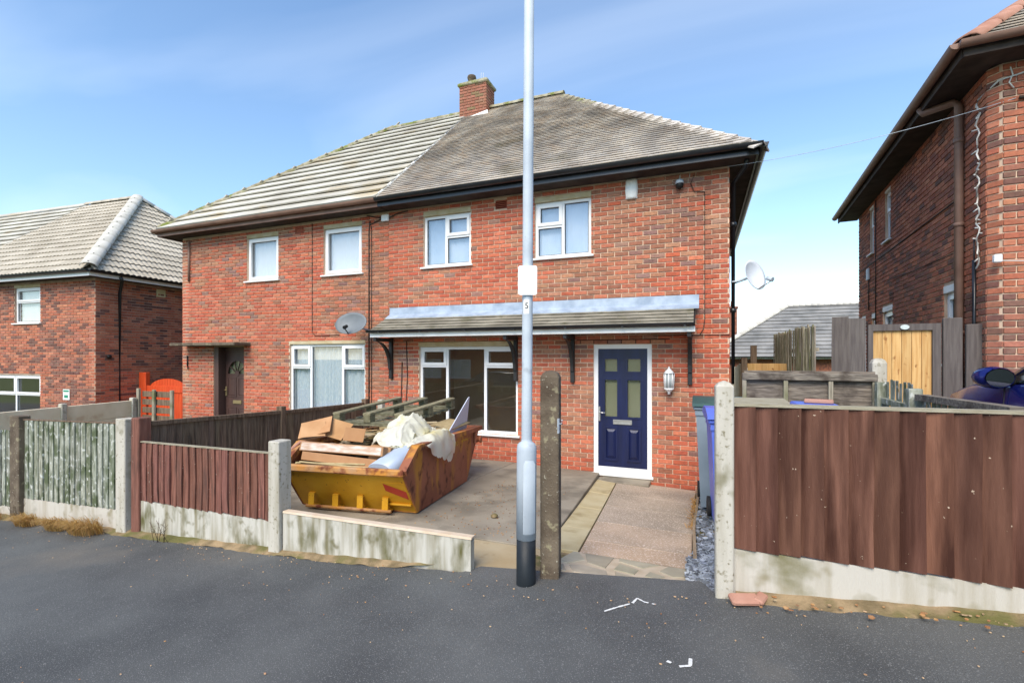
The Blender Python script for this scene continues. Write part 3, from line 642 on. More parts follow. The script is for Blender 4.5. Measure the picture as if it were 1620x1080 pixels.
roof, g = roof_of(A, -5.7, .39, DEP, ZE, ZR, False, True, OV, 'plain', 300)
half_tiles(roof, (-5.08, g['yr'], ZR + .02), (g['rr'] + .05, g['yr'], ZR + .02), .12, 5, m_moss, lift=.02)
# bonnet tiles stepping down the hip
a = Vector((g['rr'], g['yr'], ZR)); b = Vector((g['xr'], g['yf'], ZE)); d = (b - a); n = 24; L = d.length / n; d.normalize(); sx = d.cross(Vector((0, 0, 1))).normalized(); up = sx.cross(d)
for i in range(n):
    p = a + d * L * i; m = M(); w = .15
    r_ = random.uniform(-.01, .01); t = .022
    def q(s, al, h): return p + d * al + sx * s + up * h
    vs = [q(-w, 0, -.06), q(0, 0, .03), q(w, 0, -.06), q(-w, L * 1.35, -.035 + r_), q(0, L * 1.35, .058 + r_), q(w, L * 1.35, -.035 + r_)]
    vs += [v - up * t for v in vs]; m.add(vs, [(0, 3, 4, 1), (1, 4, 5, 2), (3, 9, 10, 4), (4, 10, 11, 5), (0, 6, 9, 3), (2, 5, 11, 8)]); m.build('hip_tile', m_moss if i < 6 else m_plain, roof)
eaves(A, -5.7, .39, 0, ZS, ZE, False, True, OV, DEP, m_blackpl, m_blackpl)
m = M(); m.tube([(-5.72, g['yf'] - .01, ZE + .06), (-5.72, g['yr'], ZR + .03)], .022, 6); m.build('party_verge_strip', m_white, roof)
window(A, -2.68, -1.697, 3.29, 4.25, WIN_B, back=m_sky_sheet)
window(A, -4.912, -3.915, 3.29, 4.25, WIN_A, back=m_sky_sheet)
window(A, -5.009, -2.996, .215, 1.785, WIN_3)
interior(A, -5.6, .3, .215, 2.5, -.4, 4.4, [2.2], -.3)
m = M(); m.plate(-3.42, -3.2, 4.23, 4.38, [(-3.41 + .0, -3.21, 4.24 + k * .032, 4.24 + k * .032 + .016) for k in range(4)], .0, .04); m.box((-3.42, .042, 4.23), (-3.2, .06, 4.38)); m.build('air_brick', m_vent, A)
# front door
m = M(); m.plate(-1.655, -.728, -.30, 1.80, [(-1.585, -.798, -.2, 1.73)], .03, .1); fr_ = m.build('door_frame', m_upvc, A)
m = M(); m.cbox((-1.68, -.03, -.345), (-.70, .1, -.30), .008); m.build('door_sill', m_sill, fr_)
m = M(); px = [(-1.475, -1.275), (-1.108, -.908)]; PZ = [(.62, 1.22), (1.36, 1.56)]
m.plate(-1.583, -.80, -.198, 1.728, [(a, b, c, d) for a, b in px for c, d in PZ], .045, .09); door = m.build('door', m_navy, A)
for a, b in px:
    for c, d in PZ:
        m = M(); m.box((a - .004, .062, c - .004), (b + .004, .068, d + .004)); m.build('door_pane', m_glass2, door)
        m = M(); m.plate(a - .03, b + .03, c - .03, d + .03, [(a, b, c, d)], .036, .05); m.build('beading', m_navy, door)
    m = M(); c, d = -.1, .46; m.plate(a - .01, b + .01, c, d, [(a + .02, b - .02, c + .035, d - .035)], .03, .05)
    m.add([(a + .02, .046, c + .035), (b - .02, .046, c + .035), (b - .02, .046, d - .035), (a + .02, .046, d - .035), (a + .06, .028, c + .085), (b - .06, .028, c + .085), (b - .06, .028, d - .085), (a + .06, .028, d - .085)], [(4, 5, 6, 7), (0, 1, 5, 4), (1, 2, 6, 5), (2, 3, 7, 6), (3, 0, 4, 7)]); m.build('door_panel', m_navy, door)
m = M(); m.plate(-1.34, -1.04, .50, .575, [(-1.32, -1.06, .52, .555)], .028, .05); m.box((-1.325, .034, .515), (-1.055, .044, .56)); m.build('letter_plate', m_steel, door)
m = M(); m.cbox((-1.578, .02, .54), (-1.545, .046, .78), .006); m.tube([(-1.56, .03, .685), (-1.56, -.012, .685), (-1.46, -.015, .683)], .009, 8); m.build('door_handle', m_steel, door)
m = M(); m.box((-1.583, .095, -.2), (-.80, .16, 1.75)); m.build('door_backing', m_room, fr_)
m = M(); m.cbox((-1.5, -.32, -.52), (-.74, -.005, -.352), .01); m.build('doorstep', m_patio, A)
m = M(); m.cbox((-1.95, .0, 1.805), (-.45, .1, 1.885), .01); m.build('door_lintel', m_copper, A)
# canopy over window and door
CX0, CX1, CP = -5.70, -.08, .56
m = M(); m.prism([(-CP, 2.03), (0.0, 2.33), (0, 2.36), (-CP - .02, 2.065)], 0, CX0, CX1); can = m.build('canopy', m_blackwd, A)
STY['canopy'] = (.2, .125, .016, pm('canopy_tile', C(132, 126, 112), C(168, 162, 146), 3, .9, .3, 90, attr=True, c3=C(122, 118, 94), s3=4, t3=(.56, .72)))
sl_ = math.hypot(.58, .30); slope(can, A, (0, -.61, 2.062), (1, 0, 0), (0, .58 / sl_, .30 / sl_), sl_ - .06, lambda s: CX0 + .03, lambda s: CX1 - .02, 'canopy', 300)
m = M(); n = 40
for i in range(n):
    x0, x1 = -5.67 + 5.64 * i / n, -5.67 + 5.64 * (i + 1) / n; f = lambda x: .006 * noise.noise(Vector((x * 3, 1, 0)))
    p = [(x0, -.014, 2.55 + f(x0)), (x1, -.014, 2.55 + f(x1)), (x1, -.02, 2.42), (x0, -.02, 2.42), (x0, -.15, 2.345 + f(x0 + 5) * 2), (x1, -.15, 2.345 + f(x1 + 5) * 2)]
    m.add(p, [(3, 2, 1, 0), (4, 5, 2, 3)]); m.add([(x0, -.15, 2.345 + f(x0 + 5) * 2), (x1, -.15, 2.345 + f(x1 + 5) * 2), (x1, -.152, 2.325), (x0, -.152, 2.325)], [(3, 2, 1, 0)])
m.build('lead_flashing', m_lead, can)
m = M(); m.cbox((CX0, -CP - .022, 1.955), (CX1, -CP, 2.035), .004); m.build('fascia', m_white, can)
m = M(); m.box((CX0 + .02, -CP + .001, 1.975), (CX1 - .02, -.01, 1.99)); m.build('soffit', m_white, can)
gutter(can, (CX0 - .02, -CP - .075, 2.085), (CX1, -CP - .075, 2.085), m_blackpl, .05)
for i in range(7):
    x = CX0 + .25 + i * .87; m = M(); m.box((x, -CP - .13, 2.03), (x + .03, -CP - .02, 2.05)); m.build('gutter_bracket', m_blackpl, can)
for x in (-5.62, -3.02, -2.0, -.16):
    m = M(); m.cbox((x - .032, -.07, 1.17), (x + .032, -.004, 1.955), .005); m.cbox((x - .03, -CP + .01, 1.885), (x + .03, -.071, 1.953), .005); n = 8
    for i in range(n):      # curved brace
        def arc(t): a = t * math.pi / 2; return (-.06 - .44 * (1 - math.cos(a)), 1.36 + .53 * math.sin(a))
        (ya, za), (yb, zb) = arc(i / n), arc((i + 1) / n); w = .03
        m.hexa([Vector((x - .026, ya - .04, za)), Vector((x + .026, ya - .04, za)), Vector((x + .026, ya + .035, za - .01)), Vector((x - .026, ya + .035, za - .01)), Vector((x - .026, yb - .04, zb)), Vector((x + .026, yb - .04, zb)), Vector((x + .026, yb + .035, zb - .01)), Vector((x - .026, yb + .035, zb - .01))])
    m.build('bracket', m_blackwd, can)
# downpipe on the right side
m = M(); m.tube([(.62, -.2, 4.5), (.60, -.15, 4.36), (.45, .12, 4.22), (.45, .12, -.4)], .034, 10); dp = m.build('downpipe', m_blackpl, A)
for z in (3.6, 2.3, .9): 
    m = M(); m.lathe([(.042, -.03), (.042, .03)], (.45, .12, z), 10); m.build('pipe_clip', m_blackpl, dp)
m = M(); m.tube([(-.7, -.02, 1.93), (.0, -.022, 1.93), (.4, -.02, 1.93)], .006, 5); m.tube([(-.62 + .6, -.02, 1.93), (.03, -.025, 2.02), (.05, -.02, 2.15), (.05, -.02, 4.1)], .006, 5); m.tube([(.05, -.02, 4.1), (-.1, -.02, 4.12), (-.15, -.02, 4.25), (-.1, -.02, 4.38)], .006, 5); m.build('cable', m_cable, A)

# ================================================================== NEIGHBOUR (left half of the pair)
B = thing('semi_detached_house', 'red brick house half with brown arched door, net curtains and pale concrete roof tiles', 'house', (0, D0, 0))
holes = [(-7.326, -6.348, 3.29, 4.345), (-9.523, -8.581, 3.29, 4.345), (-8.262, -6.27, .33, 1.95), (-10.59, -9.615, -.5, 1.83)]
bk = Bricks(B, PAL_MAIN, 5.9)
bk.wall((-11.66, 0), (-5.7, 0), -1.0, ZS, [(a + 11.66, b + 11.66, c, d) for a, b, c, d in holes])
bk.wall((-11.66, DEP), (-11.66, 0), -1.0, ZS, [])
bk.finish(300)
roofB, g = roof_of(B, -11.66, -5.7, DEP, ZE, ZR, True, False, OV, 'big', 300)
half_tiles(roofB, (g['rl'] - .05, g['yr'], ZR + .02), (-5.87, g['yr'], ZR + .02), .12, 6, m_moss, lift=.02)
half_tiles(roofB, (g['xl'] + .05, g['yf'] + .05, ZE + .05), (g['rl'], g['yr'], ZR + .03), .12, 14, m_moss, 'hip_tile', lift=.03)
eaves(B, -11.66, -5.7, 0, ZS, ZE, True, False, OV, DEP, m_brownpl, m_brownpl)
ONE = [(0, 1, 0, 1, 1)]
window(B, -7.326, -6.348, 3.29, 4.25, ONE, back=m_blind); window(B, -9.523, -8.581, 3.29, 4.25, ONE, back=m_blind)
window(B, -8.262, -6.27, .33, 1.86, [(0, .28, 0, .68, 0), (0, .28, .68, 1, 1), (.28, .70, 0, 1, 0), (.70, 1, 0, .68, 0), (.70, 1, .68, 1, 1)], back=m_curtain)
interior(B, -11.5, -5.75, .215, 2.5, -.6, 4.4, [2.2], -.5)
# recessed brown door with a fan light
m = M(); m.plate(-10.59, -9.615, -.5, 1.83, [(-10.45, -9.70, -.42, 1.74)], .18, .26); fB = m.build('door_frame', m_brown_door, B)
m = M(); m.box((-10.586, .012, -.5), (-10.45, .18, 1.826)); m.build('reveal_board', m_brown_door, fB)
m = M(); fan = []; cxd, czd, rd = -10.075, 1.20, .30
m.plate(-10.448, -9.702, -.418, 1.738, [(-10.375, -9.775, 1.2, 1.52)], .2, .235); dB = m.build('door', m_brown_door, B)
m = M(); n = 16; r0, r1 = .30, .45; ring = []
for i in range(n + 1):
    an = math.pi * i / n; ring.append((cxd + r0 * math.cos(an), czd + r0 * math.sin(an)))
pts = ring + [(-10.40, 1.2), (-10.40, 1.55), (-9.75, 1.55), (-9.75, 1.2)]
# surround that turns the rectangular hole into an arch: quads from the arch out to the rectangle
rect = []
for (x, z) in ring:
    dx_, dz_ = x - cxd, z - czd; k = min(.325 / abs(dx_) if abs(dx_) > 1e-6 else 9, .34 / dz_ if dz_ > 1e-6 else 9); rect.append((cxd + dx_ * k, czd + dz_ * k))
for i in range(n):
    a, b, c, d = ring[i], ring[i + 1], rect[i + 1], rect[i]; m.add([(a[0], .192, a[1]), (b[0], .192, b[1]), (c[0], .192, c[1]), (d[0], .192, d[1]), (a[0], .215, a[1]), (b[0], .215, b[1])], [(0, 1, 2, 3), (4, 5, 1, 0)])
for an in (36, 72, 108, 144):
    ca, sa = math.cos(R(an)), math.sin(R(an)); m.tube([(cxd + .06 * ca, .2, czd + .06 * sa), (cxd + .3 * ca, .2, czd + .3 * sa)], .012, 6)
m.lathe([(.07, -.01), (.07, .01)], (0, 0, 0), 14, m=Matrix.Translation((cxd, .2, czd + .01)) @ Matrix.Rotation(R(90), 4, 'X')); m.build('fan_light_frame', m_brown_door, dB)
m = M(); m.box((-10.375, .215, 1.2), (-9.775, .221, 1.52)); m.build('fan_light_pane', m_glass2, dB)
for (a, b) in ((-10.38, -10.10), (-10.05, -9.77)):
    for (c, d) in ((.66, 1.12), (-.32, .42)):
        m = M(); m.plate(a, b, c, d, [(a + .03, b - .03, c + .03, d - .03)], .19, .205); m.add([(a + .05, .192, c + .05), (b - .05, .192, c + .05), (b - .05, .192, d - .05), (a + .05, .192, d - .05), (a + .03, .202, c + .03), (b - .03, .202, c + .03), (b - .03, .202, d - .03), (a + .03, .202, d - .03)], [(0, 1, 2, 3), (4, 5, 1, 0), (5, 6, 2, 1), (6, 7, 3, 2), (7, 4, 0, 3)]); m.build('door_panel', m_brown_door, dB)
m = M(); m.cbox((-10.2, .182, .50), (-9.93, .2, .585), .006); m.build('letter_plate', pm('brass', C(170, 150, 110), C(180, 160, 120), 4, .4, 0, metal=.6), dB)
m = M(); m.cbox((-10.43, .17, .68), (-10.395, .2, .9), .006); m.tube([(-10.41, .18, .82), (-10.41, .13, .82), (-10.34, .13, .82)], .009, 6); m.build('door_handle', MATS['brass'], dB)
m = M(); m.box((-10.5, .26, -.5), (-9.6, .3, 1.8)); m.build('door_backing', m_room, fB)
m = M(); m.cbox((-11.5, -.42, 1.845), (-9.40, .05, 1.915), .012); m.build('door_canopy', m_concpost_d, B)
m = M(); m.tube([(-11.40, -.02, 4.36), (-11.40, -.02, 3.4)], .03, 8); m.build('vent_pipe', m_brownpl, B)
m = M(); m.plate(-8.09, -7.87, 4.22, 4.37, [(-8.08, -7.88, 4.23 + k * .032, 4.245 + k * .032) for k in range(4)], -.012, .0); m.build('air_brick', m_vent, B)
m = M(); m.tube([(-11.45, -.02, 1.55), (-11.30, -.14, 1.62), (-11.30, -.14, 1.40), (-11.45, -.02, 1.35)], .008, 5); m.tube([(-11.45, -.02, 1.62), (-11.45, -.02, 1.3)], .01, 5); m.build('hanging_basket_bracket', m_black, B)
m = M(); m.tube([(-7.62, -.015, 4.4), (-7.62, -.015, 2.12), (-7.55, -.015, 2.04), (-7.2, -.015, 2.04), (-6.9, -.02, 2.05)], .007, 5); m.tube([(-6.13, -.02, 4.3), (-6.16, -.02, 4.1), (-6.16, -.02, -.3)], .012, 6); m.tube([(-6.10, -.02, 4.2), (-6.10, -.02, -.3)], .008, 5); m.tube([(-5.8, -.02, 4.33), (-5.95, -.02, 4.28), (-6.13, -.02, 4.22)], .01, 5); m.build('cable', m_cable, B)
m = M(); m.tube([(-5.38, -.02, 1.5), (-5.40, -.02, .9), (-5.38, -.02, -.2)], .01, 5); m.tube([(-5.28, -.02, 1.9), (-5.26, -.02, 1.2), (-5.3, -.02, .6), (-5.27, -.02, -.2)], .009, 5); m.build('cable', m_cable, A)

# ================================================================== LEFT HOUSE (lower down the street)
LH = thing('semi_detached_house', 'dark brick house with rolled grey roof tiles and broad white hip tiles', 'house', (-14.68, 7.65, 0), math.atan2(.0729, .9973))
holes = [(-3.26, -2.16, 2.53, 3.60), (-5.3, -2.16, -.42, 1.09)]
bk = Bricks(LH, PAL_LEFT, 11.2)
bk.wall((-6.1, 0), (0, 0), -1.5, 3.67, [(a + 6.1, b + 6.1, c, d) for a, b, c, d in holes], m_mortar_d)
bk.wall((0, 0), (0, 7.1), -1.5, 3.67, [], m_mortar_d)
bk.finish(300)
LZE, LZR = 3.78, 7.14
roofL, g = roof_of(LH, -6.1, 0, 7.1, LZE, LZR, False, True, .33, 'roll', 170, ns=130)
half_tiles(roofL, (g['xr'] + .0, g['yf'] + .0, LZE + .07), (g['rr'], g['yr'], LZR + .05), .17, 12, m_hip, 'hip_tile', lift=.05, dots=True, flat=.6)
half_tiles(roofL, (g['xr'] - .0, g['yb'] - .0, LZE + .05), (g['rr'], g['yr'], LZR + .05), .15, 12, m_hip, 'hip_tile', lift=.04, flat=.6)
half_tiles(roofL, (-6.1, g['yr'], LZR + .03), (g['rr'] + .1, g['yr'], LZR + .03), .13, 6, m_rolltile, lift=.03)
eaves(LH, -6.1, 0, 0, 3.66, LZE, False, True, .33, 7.1, m_blackpl, m_upvc)
window(LH, -3.26, -2.16, 2.53, 3.515, [(0, 1, 0, .6, 0), (0, 1, .6, 1, 1)], back=m_blind)
window(LH, -5.3, -2.16, -.42, 1.09, [(.0, .33, 0, .64, 0), (0, .33, .64, 1, 1), (.33, .645, 0, .64, 0), (.33, .645, .64, 1, 1), (.645, 1, 0, .64, 0), (.645, 1, .64, 1, 1)], lintel=False)
interior(LH, -6, -.2, .215, 4, -1.1, 3.6, [1.6], -1)
m = M(); m.tube([(.40, .35, 3.70), (.38, .4, 3.62), (.12, .54, 3.46), (.08, .54, 3.3), (.08, .54, -1.2)], .04, 8); m.build('downpipe', m_blackpl, LH)
m = M(); m.plate(1.58, 1.84, 3.35, 3.57, [(1.62, 1.80, 3.39, 3.53)], -.02, .01, m=Matrix.Rotation(R(90), 4, 'Z')); m.box((1.6, -.008, 3.37), (1.82, -.002, 3.55), m=Matrix.Rotation(R(90), 4, 'Z')); m.build('wall_vent', m_cream, LH)
m = M(); m.lathe([(.06, 0), (.06, .02), (.03, .05)], (0, 0, 0), 12, m=Matrix.Translation((.01, .32, 1.6)) @ Matrix.Rotation(R(90), 4, 'Y')); m.build('outside_tap_cover', m_black, LH)
m = M(); m.box((-1.21, -.02, .45), (-.96, -.012, .73)); sg = m.build('notice_plate', m_white, LH)
m = M(); m.box((-1.19, -.024, .66), (-.98, -.0215, .71)); m.box((-1.16, -.024, .5), (-1.01, -.0215, .58)); m.build('green_print', m_green, sg)
LH2 = thing('semi_detached_house', 'far half of the dark brick pair, with flat pale banded roof tiles', 'house', (-14.68, 7.65, 0), math.atan2(.0729, .9973))
m = M(); m.plate(-12, -6.11, -1.9, 3.67, [(-9.6, -8.5, 2.53, 3.52), (-9.9, -7.4, -.42, 1.09)], .006, .3); m.box((-12, .3, -1.9), (-11.7, 7, 3.66)); m.box((-11.7, 6.7, -1.9), (-6.2, 7, 3.66)); m.build('wall', m_far, LH2)
window(LH2, -9.6, -8.5, 2.53, 3.515, [(0, 1, 0, .6, 0), (0, 1, .6, 1, 1)], back=m_blind, lintel=False); window(LH2, -9.9, -7.4, -.42, 1.09, WIN_3, lintel=False, back=m_curtain)
roof_of(LH2, -12, -6.1, 7.1, LZE, LZR, False, False, .33, 'big', 120)
eaves(LH2, -12, -6.1, 0, 3.66, LZE, False, False, .33, 7.1, m_blackpl, m_upvc)

# ================================================================== RIGHT HOUSE (higher up the street)
RHd = math.atan2(-.0651, .9979)
RH = thing('semi_detached_house', 'weathered dark red brick house with deep dark eaves and brown downpipe', 'house', (3.02, 6.97, 0), RHd)
RDEP = 6.5; hs = lambda a, b, c, d: (RDEP - b, RDEP - a, c, d)
sideh = [hs(3.9, 4.3, 3.8, 4.78), hs(5.12, 5.48, 3.78, 4.78), hs(.95, 1.37, 1.5, 2.56), hs(3.78, 4.46, 1.4, 2.56), hs(5.0, 5.3, 1.2, 2.5), hs(5.8, 6.2, 1.2, 2.5)]
bk = Bricks(RH, PAL_RIGHT, 21.7)
bk.wall((.1, 0), (6.5, 0), -.4, 4.86, [(1.5, 3.3, .9, 2.49), (1.5, 2.8, 3.6, 4.6)], m_mortar)
bk.wall((0, RDEP), (0, .1), -.4, 4.86, [(a, b, c, d) for a, b, c, d in sideh], m_mortar)
bk.wall((0, .1), (.1, 0), -.4, 4.86, [], m_mortar, thick=.1)
bk.finish(300)
RZE, RZR = 4.97, 8.2
roofR, g = roof_of(RH, 0, 6.5, RDEP, RZE, RZR, True, False, .35, 'plain', 60)
half_tiles(roofR, (g['xl'], g['yf'], RZE + .05), (g['rl'], g['yr'], RZR + .03), .13, 13, m_terra, 'hip_tile', lift=-.015, flat=.6)
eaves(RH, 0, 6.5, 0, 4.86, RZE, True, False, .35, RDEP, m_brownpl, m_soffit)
frm = Matrix.Translation((0, RDEP, 0)) @ Matrix.Rotation(R(-90), 4, 'Z')
for k, (a, b, c, d) in enumerate(sideh):
    z1 = d - .05 if k < 2 else d - .1
    window(RH, a, b, c, z1, [(0, 1, 0, .58, 0), (0, 1, .58, 1, 1)] if k < 2 else [(0, 1, 0, 1, 1)], fr=frm, back=m_blind, lintel=False)
    m = M(); m.cbox((a, -.004, z1 + .002), (b, .1, d), .004, m=frm); m.build('lintel', m_white, RH)
window(RH, 1.6, 3.4, .9, 2.4, WIN_3); window(RH, 1.6, 2.9, 3.6, 4.55, WIN_A, lintel=False)
interior(RH, .2, 6.4, .3, 4, 0, 4.8, [2.9], .05)
m = M(); m.tube([(-.36, .98, 4.9), (-.34, .95, 4.83), (-.10, .70, 4.80), (-.06, .68, 4.74), (-.06, .68, .2)], .046, 10); dpR = m.build('downpipe', m_brownpl, RH)
for z in (4.3, 3.25, 1.9): m = M(); m.lathe([(.055, -.025), (.055, .025)], (-.06, .68, z), 10); m.build('pipe_clip', m_brownpl, dpR)
m = M(); m.tube([(-.015, .38, 3.0), (-.015, .38, 2.6)], .008, 5); m.tube([(-.02, .36, 2.75), (-.02, .36, 1.2)], .022, 6); m.build('cable_conduit', m_blackpl, RH)
m = M(); m.tube([(-.012, .7, 3.62), (-.012, 3.6, 3.58), (-.012, 6.4, 3.55)], .012, 5); m.tube([(-.012, 1.0, 2.95), (-.014, 2.6, 2.98), (-.012, 4.0, 3.05)], .006, 5); m.tube([(-.012, 4.92, 4.8), (-.012, 4.92, 2.2)], .014, 5); m.tube([(-.012, 5.5, 3.5), (-.012, 5.5, 2.6)], .014, 5); m.build('wall_cable', m_cable, RH)
m = M(); m.cbox((-.05, 5.42, 3.25), (-.012, 5.58, 3.5), .01); m.build('meter_box', m_galv, RH)
m = M(); m.plate(RDEP - 3.95, RDEP - 3.72, 2.62, 2.78, [(RDEP - 3.94, RDEP - 3.73, 2.63 + k * .035, 2.648 + k * .035) for k in range(4)], -.01, .0, m=frm); m.build('air_brick', m_copper, RH)

# ================================================================== FAR BUNGALOW AND OPPOSITE HOUSE
def far_house(label, loc, rz, w, dep, zb, zs, zr, wallc, style_mat, wins, two=False):
    h = thing('bungalow' if not two else 'house', label, 'house', loc, rz)
    mt = bpy.data.materials.get('far_brick')
    if not mt:
        mt = pm('far_brick', C(150, 96, 76), C(172, 112, 88), 12, .9, .1, c3=C(120, 82, 72), s3=9, t3=(.5, .6))
    m = M(); m.plate(0, w, zb, zs, [(a, b, c, d) for a, b, c, d in wins], 0, .25); m.box((0, .25, zb), (.2, dep, zs)); m.box((w - .2, .25, zb), (w, dep, zs)); m.box((.2, dep - .2, zb), (w - .2, dep, zs)); m.build('wall', mt, h)
    for a, b, c, d in wins: window(h, a, b, c, d, [(0, .5, 0, .7, 0), (0, .5, .7, 1, 1), (.5, 1, 0, 1, 0)], back=m_blind, lintel=False)
    roof, g = roof_of(h, 0, w, dep, zs + .05, zr, True, True, .35, style_mat, 0)
    half_tiles(roof, (g['xl'], g['yf'], zs + .1), (g['rl'], g['yr'], zr + .03), .14, 10, m_hip, 'hip_tile', lift=.03); half_tiles(roof, (g['xr'], g['yf'], zs + .1), (g['rr'], g['yr'], zr + .03), .14, 10, m_hip, 'hip_tile', lift=.03)
    half_tiles(roof, (g['rl'], g['yr'], zr + .03), (g['rr'], g['yr'], zr + .03), .14, 12, m_hip, lift=.02)
    eaves(h, 0, w, 0, zs, zs + .08, True, True, .35, dep, m_blackpl, m_upvc)
    return h
STY['bung'] = (.33, .3, .03, pm('grey_roof_tile', C(126, 126, 124), C(160, 158, 154), 1.5, .85, .2, attr=True))
FB = far_house('low house with grey tiled hipped roof behind the garden fences', (.55, 24.0, 0), R(-3), 9.5, 6.4, -1.6, 1.52, 4.05, None, 'bung', [(1.2, 2.6, -.2, 1.1), (5, 6.4, -.2, 1.1)])
m = M(); m.box((.55, 3.4, 1.7), (1.0, 3.9, 4.1)); m.cbox((.5, 3.35, 4.1), (1.05, 3.95, 4.2), .02); m.lathe([(.1, 0), (.08, .3)], (.78, 3.65, 4.2), 10); m.build('chimney', bpy.data.materials['far_brick'], FB)
OP = far_house('brick house with white windows across the road', (-8.5, -15.5, 0), R(180 + 4), 12.5, 7, -1.2, 4.2, 7.8, None, 'bung', [(1.2, 2.6, 2.8, 3.9), (4, 5.2, 2.8, 3.9), (7.2, 8.4, 2.8, 3.9), (10, 11.3, 2.8, 3.9), (1.2, 3.2, .0, 1.4), (7.4, 9.2, 0, 1.4), (10, 11.6, .0, 1.4)], two=True)

# ================================================================== FENCES AND POSTS
def board_mesh(w, mat, col, feather=True, thick=.018, ragged=0):
    m = M(); h = 1.0; n = 4; vs = []; bow = random.uniform(-.006, .006)
    for i in range(n + 1):
        z = h * i / n; o = bow * math.sin(math.pi * i / n) + random.uniform(-.0015, .0015); e = random.uniform(-.003, .003)
        a, b = (.004, thick) if feather else (thick, thick)
        vs += [(-w / 2 + e, o - a, z), (w / 2 + e, o - b, z), (w / 2 + e, o, z), (-w / 2 + e, o, z)]
    fs = [(4 * i + k, 4 * i + (k + 1) % 4, 4 * i + 4 + (k + 1) % 4, 4 * i + 4 + k) for i in range(n) for k in range(4)]
    fs += [(3, 2, 1, 0), (4 * n, 4 * n + 1, 4 * n + 2, 4 * n + 3)]; m.add(vs, fs, col); return m.mesh('board', mat)
def fence(name, label, p0, p1, zt, zb, mat, w=.1, lap=.012, cap=None, capmat=None, back=True, tone_=.14, ragbot=.012, ragtop=0.0, group=None, capw=.05, gb=None, gbmat=None, thick=.02, cat='fence', nvar=10):
    """boards from p0 to p1; zt, zb: (at p0, at p1) ; gb: (bottom z0, z1)"""
    p0, p1 = Vector((*p0, 0)), Vector((*p1, 0)); d = p1 - p0; L = d.length; d.normalize(); ang = math.atan2(d.y, d.x)
    f = thing(name, label, cat, (p0.x, p0.y, min(zb) - (.25 if gb else 0)), ang, group); z00 = min(zb) - (.25 if gb else 0)
    n = max(1, round(L / (w - lap))); pitch = L / n; va = []
    for k in range(nvar):
        t = 1 + random.uniform(-tone_, tone_); va.append(board_mesh(pitch + lap, mat, (t, t * random.uniform(.96, 1.03), t * random.uniform(.93, 1.05)), thick=thick))
    for i in range(n):
        t = (i + .5) / n; a = zb[0] + (zb[1] - zb[0]) * t + random.uniform(-ragbot, ragbot); b = zt[0] + (zt[1] - zt[0]) * t + random.uniform(-ragtop, ragtop)
        addobj('board', random.choice(va), f, (pitch * (i + .5), random.uniform(-.002, .002), a - z00), (random.uniform(-.004, .004), random.uniform(-.004, .004), 0), (1, 1, b - a))
    sh = lambda t, za, zb_: za + (zb_ - za) * t
    def beam(x0, x1, y0, y1, za, zb_, th, nm, mt, e=.004):
        m = M(); p = [Vector((x0, y0, za)), Vector((x1, y0, zb_)), Vector((x1, y1, zb_)), Vector((x0, y1, za))]; m.hexa(p + [v + Vector((0, 0, th)) for v in p]); return m.build(nm, mt, f)
    if back:
        for t in (.18, .82):
            beam(0, L, .002, .04, sh(t, zb[0], zt[0]) - z00, sh(t, zb[1], zt[1]) - z00, .05, 'back_rail', mat)
    if cap: beam(-.005, L + .005, -capw * .6, capw * .6, zt[0] - z00 + .001, zt[1] - z00 + .001, cap, 'cap_rail', capmat or mat)
    if gb:
        m = M(); p = [Vector((0, -.012, gb[0] - z00)), Vector((L, -.012, gb[1] - z00)), Vector((L, .038, gb[1] - z00)), Vector((0, .038, gb[0] - z00))]
        q = [Vector((0, -.012, zb[0] - z00 - .004)), Vector((L, -.012, zb[1] - z00 - .004)), Vector((L, .038, zb[1] - z00 - .004)), Vector((0, .038, zb[0] - z00 - .004))]; m.hexa(p + q); m.build('gravel_board', gbmat or m_gravelb, f)
    return f
def post(name, label, x, y, z0, z1, w, d, mat, top='pyramid', rz=0, group=None, cat='post', slot=False):
    f = thing(name, label, cat, (x, y, z0), rz, group); h = z1 - z0; m = M(); a, b = w / 2, d / 2; e = .008
    def ring(z, k=1): return [Vector((sx * (a - q * e) * k, sy * (b - r * e) * k, z)) for sx, sy, q, r in ((-1, -1, 1, 0), (1, -1, 1, 0), (1, -1, 0, 1), (1, 1, 0, 1), (1, 1, 1, 0), (-1, 1, 1, 0), (-1, 1, 0, 1), (-1, -1, 0, 1))]
    zs = [(0, 1), (h - (.035 if top == 'pyramid' else .05 if top == 'round' else .008), 1)]
    if top == 'round': zs += [(h - .02, .8), (h - .004, .45), (h, .12)]
    elif top == 'pyramid': zs += [(h - .012, .62), (h, .12)]
    else: zs += [(h, .93)]
    vs = []
    for z, k in zs: vs += ring(z, k)
    n = 8; fs = [(i * n + k, i * n + (k + 1) % n, (i + 1) * n + (k + 1) % n, (i + 1) * n + k) for i in range(len(zs) - 1) for k in range(n)] + [tuple(len(vs) - n + k for k in range(n)), tuple(range(n))[::-1]]
    m.add(vs, fs); m.build('post_shaft', mat, f); return f
YF = 3.32
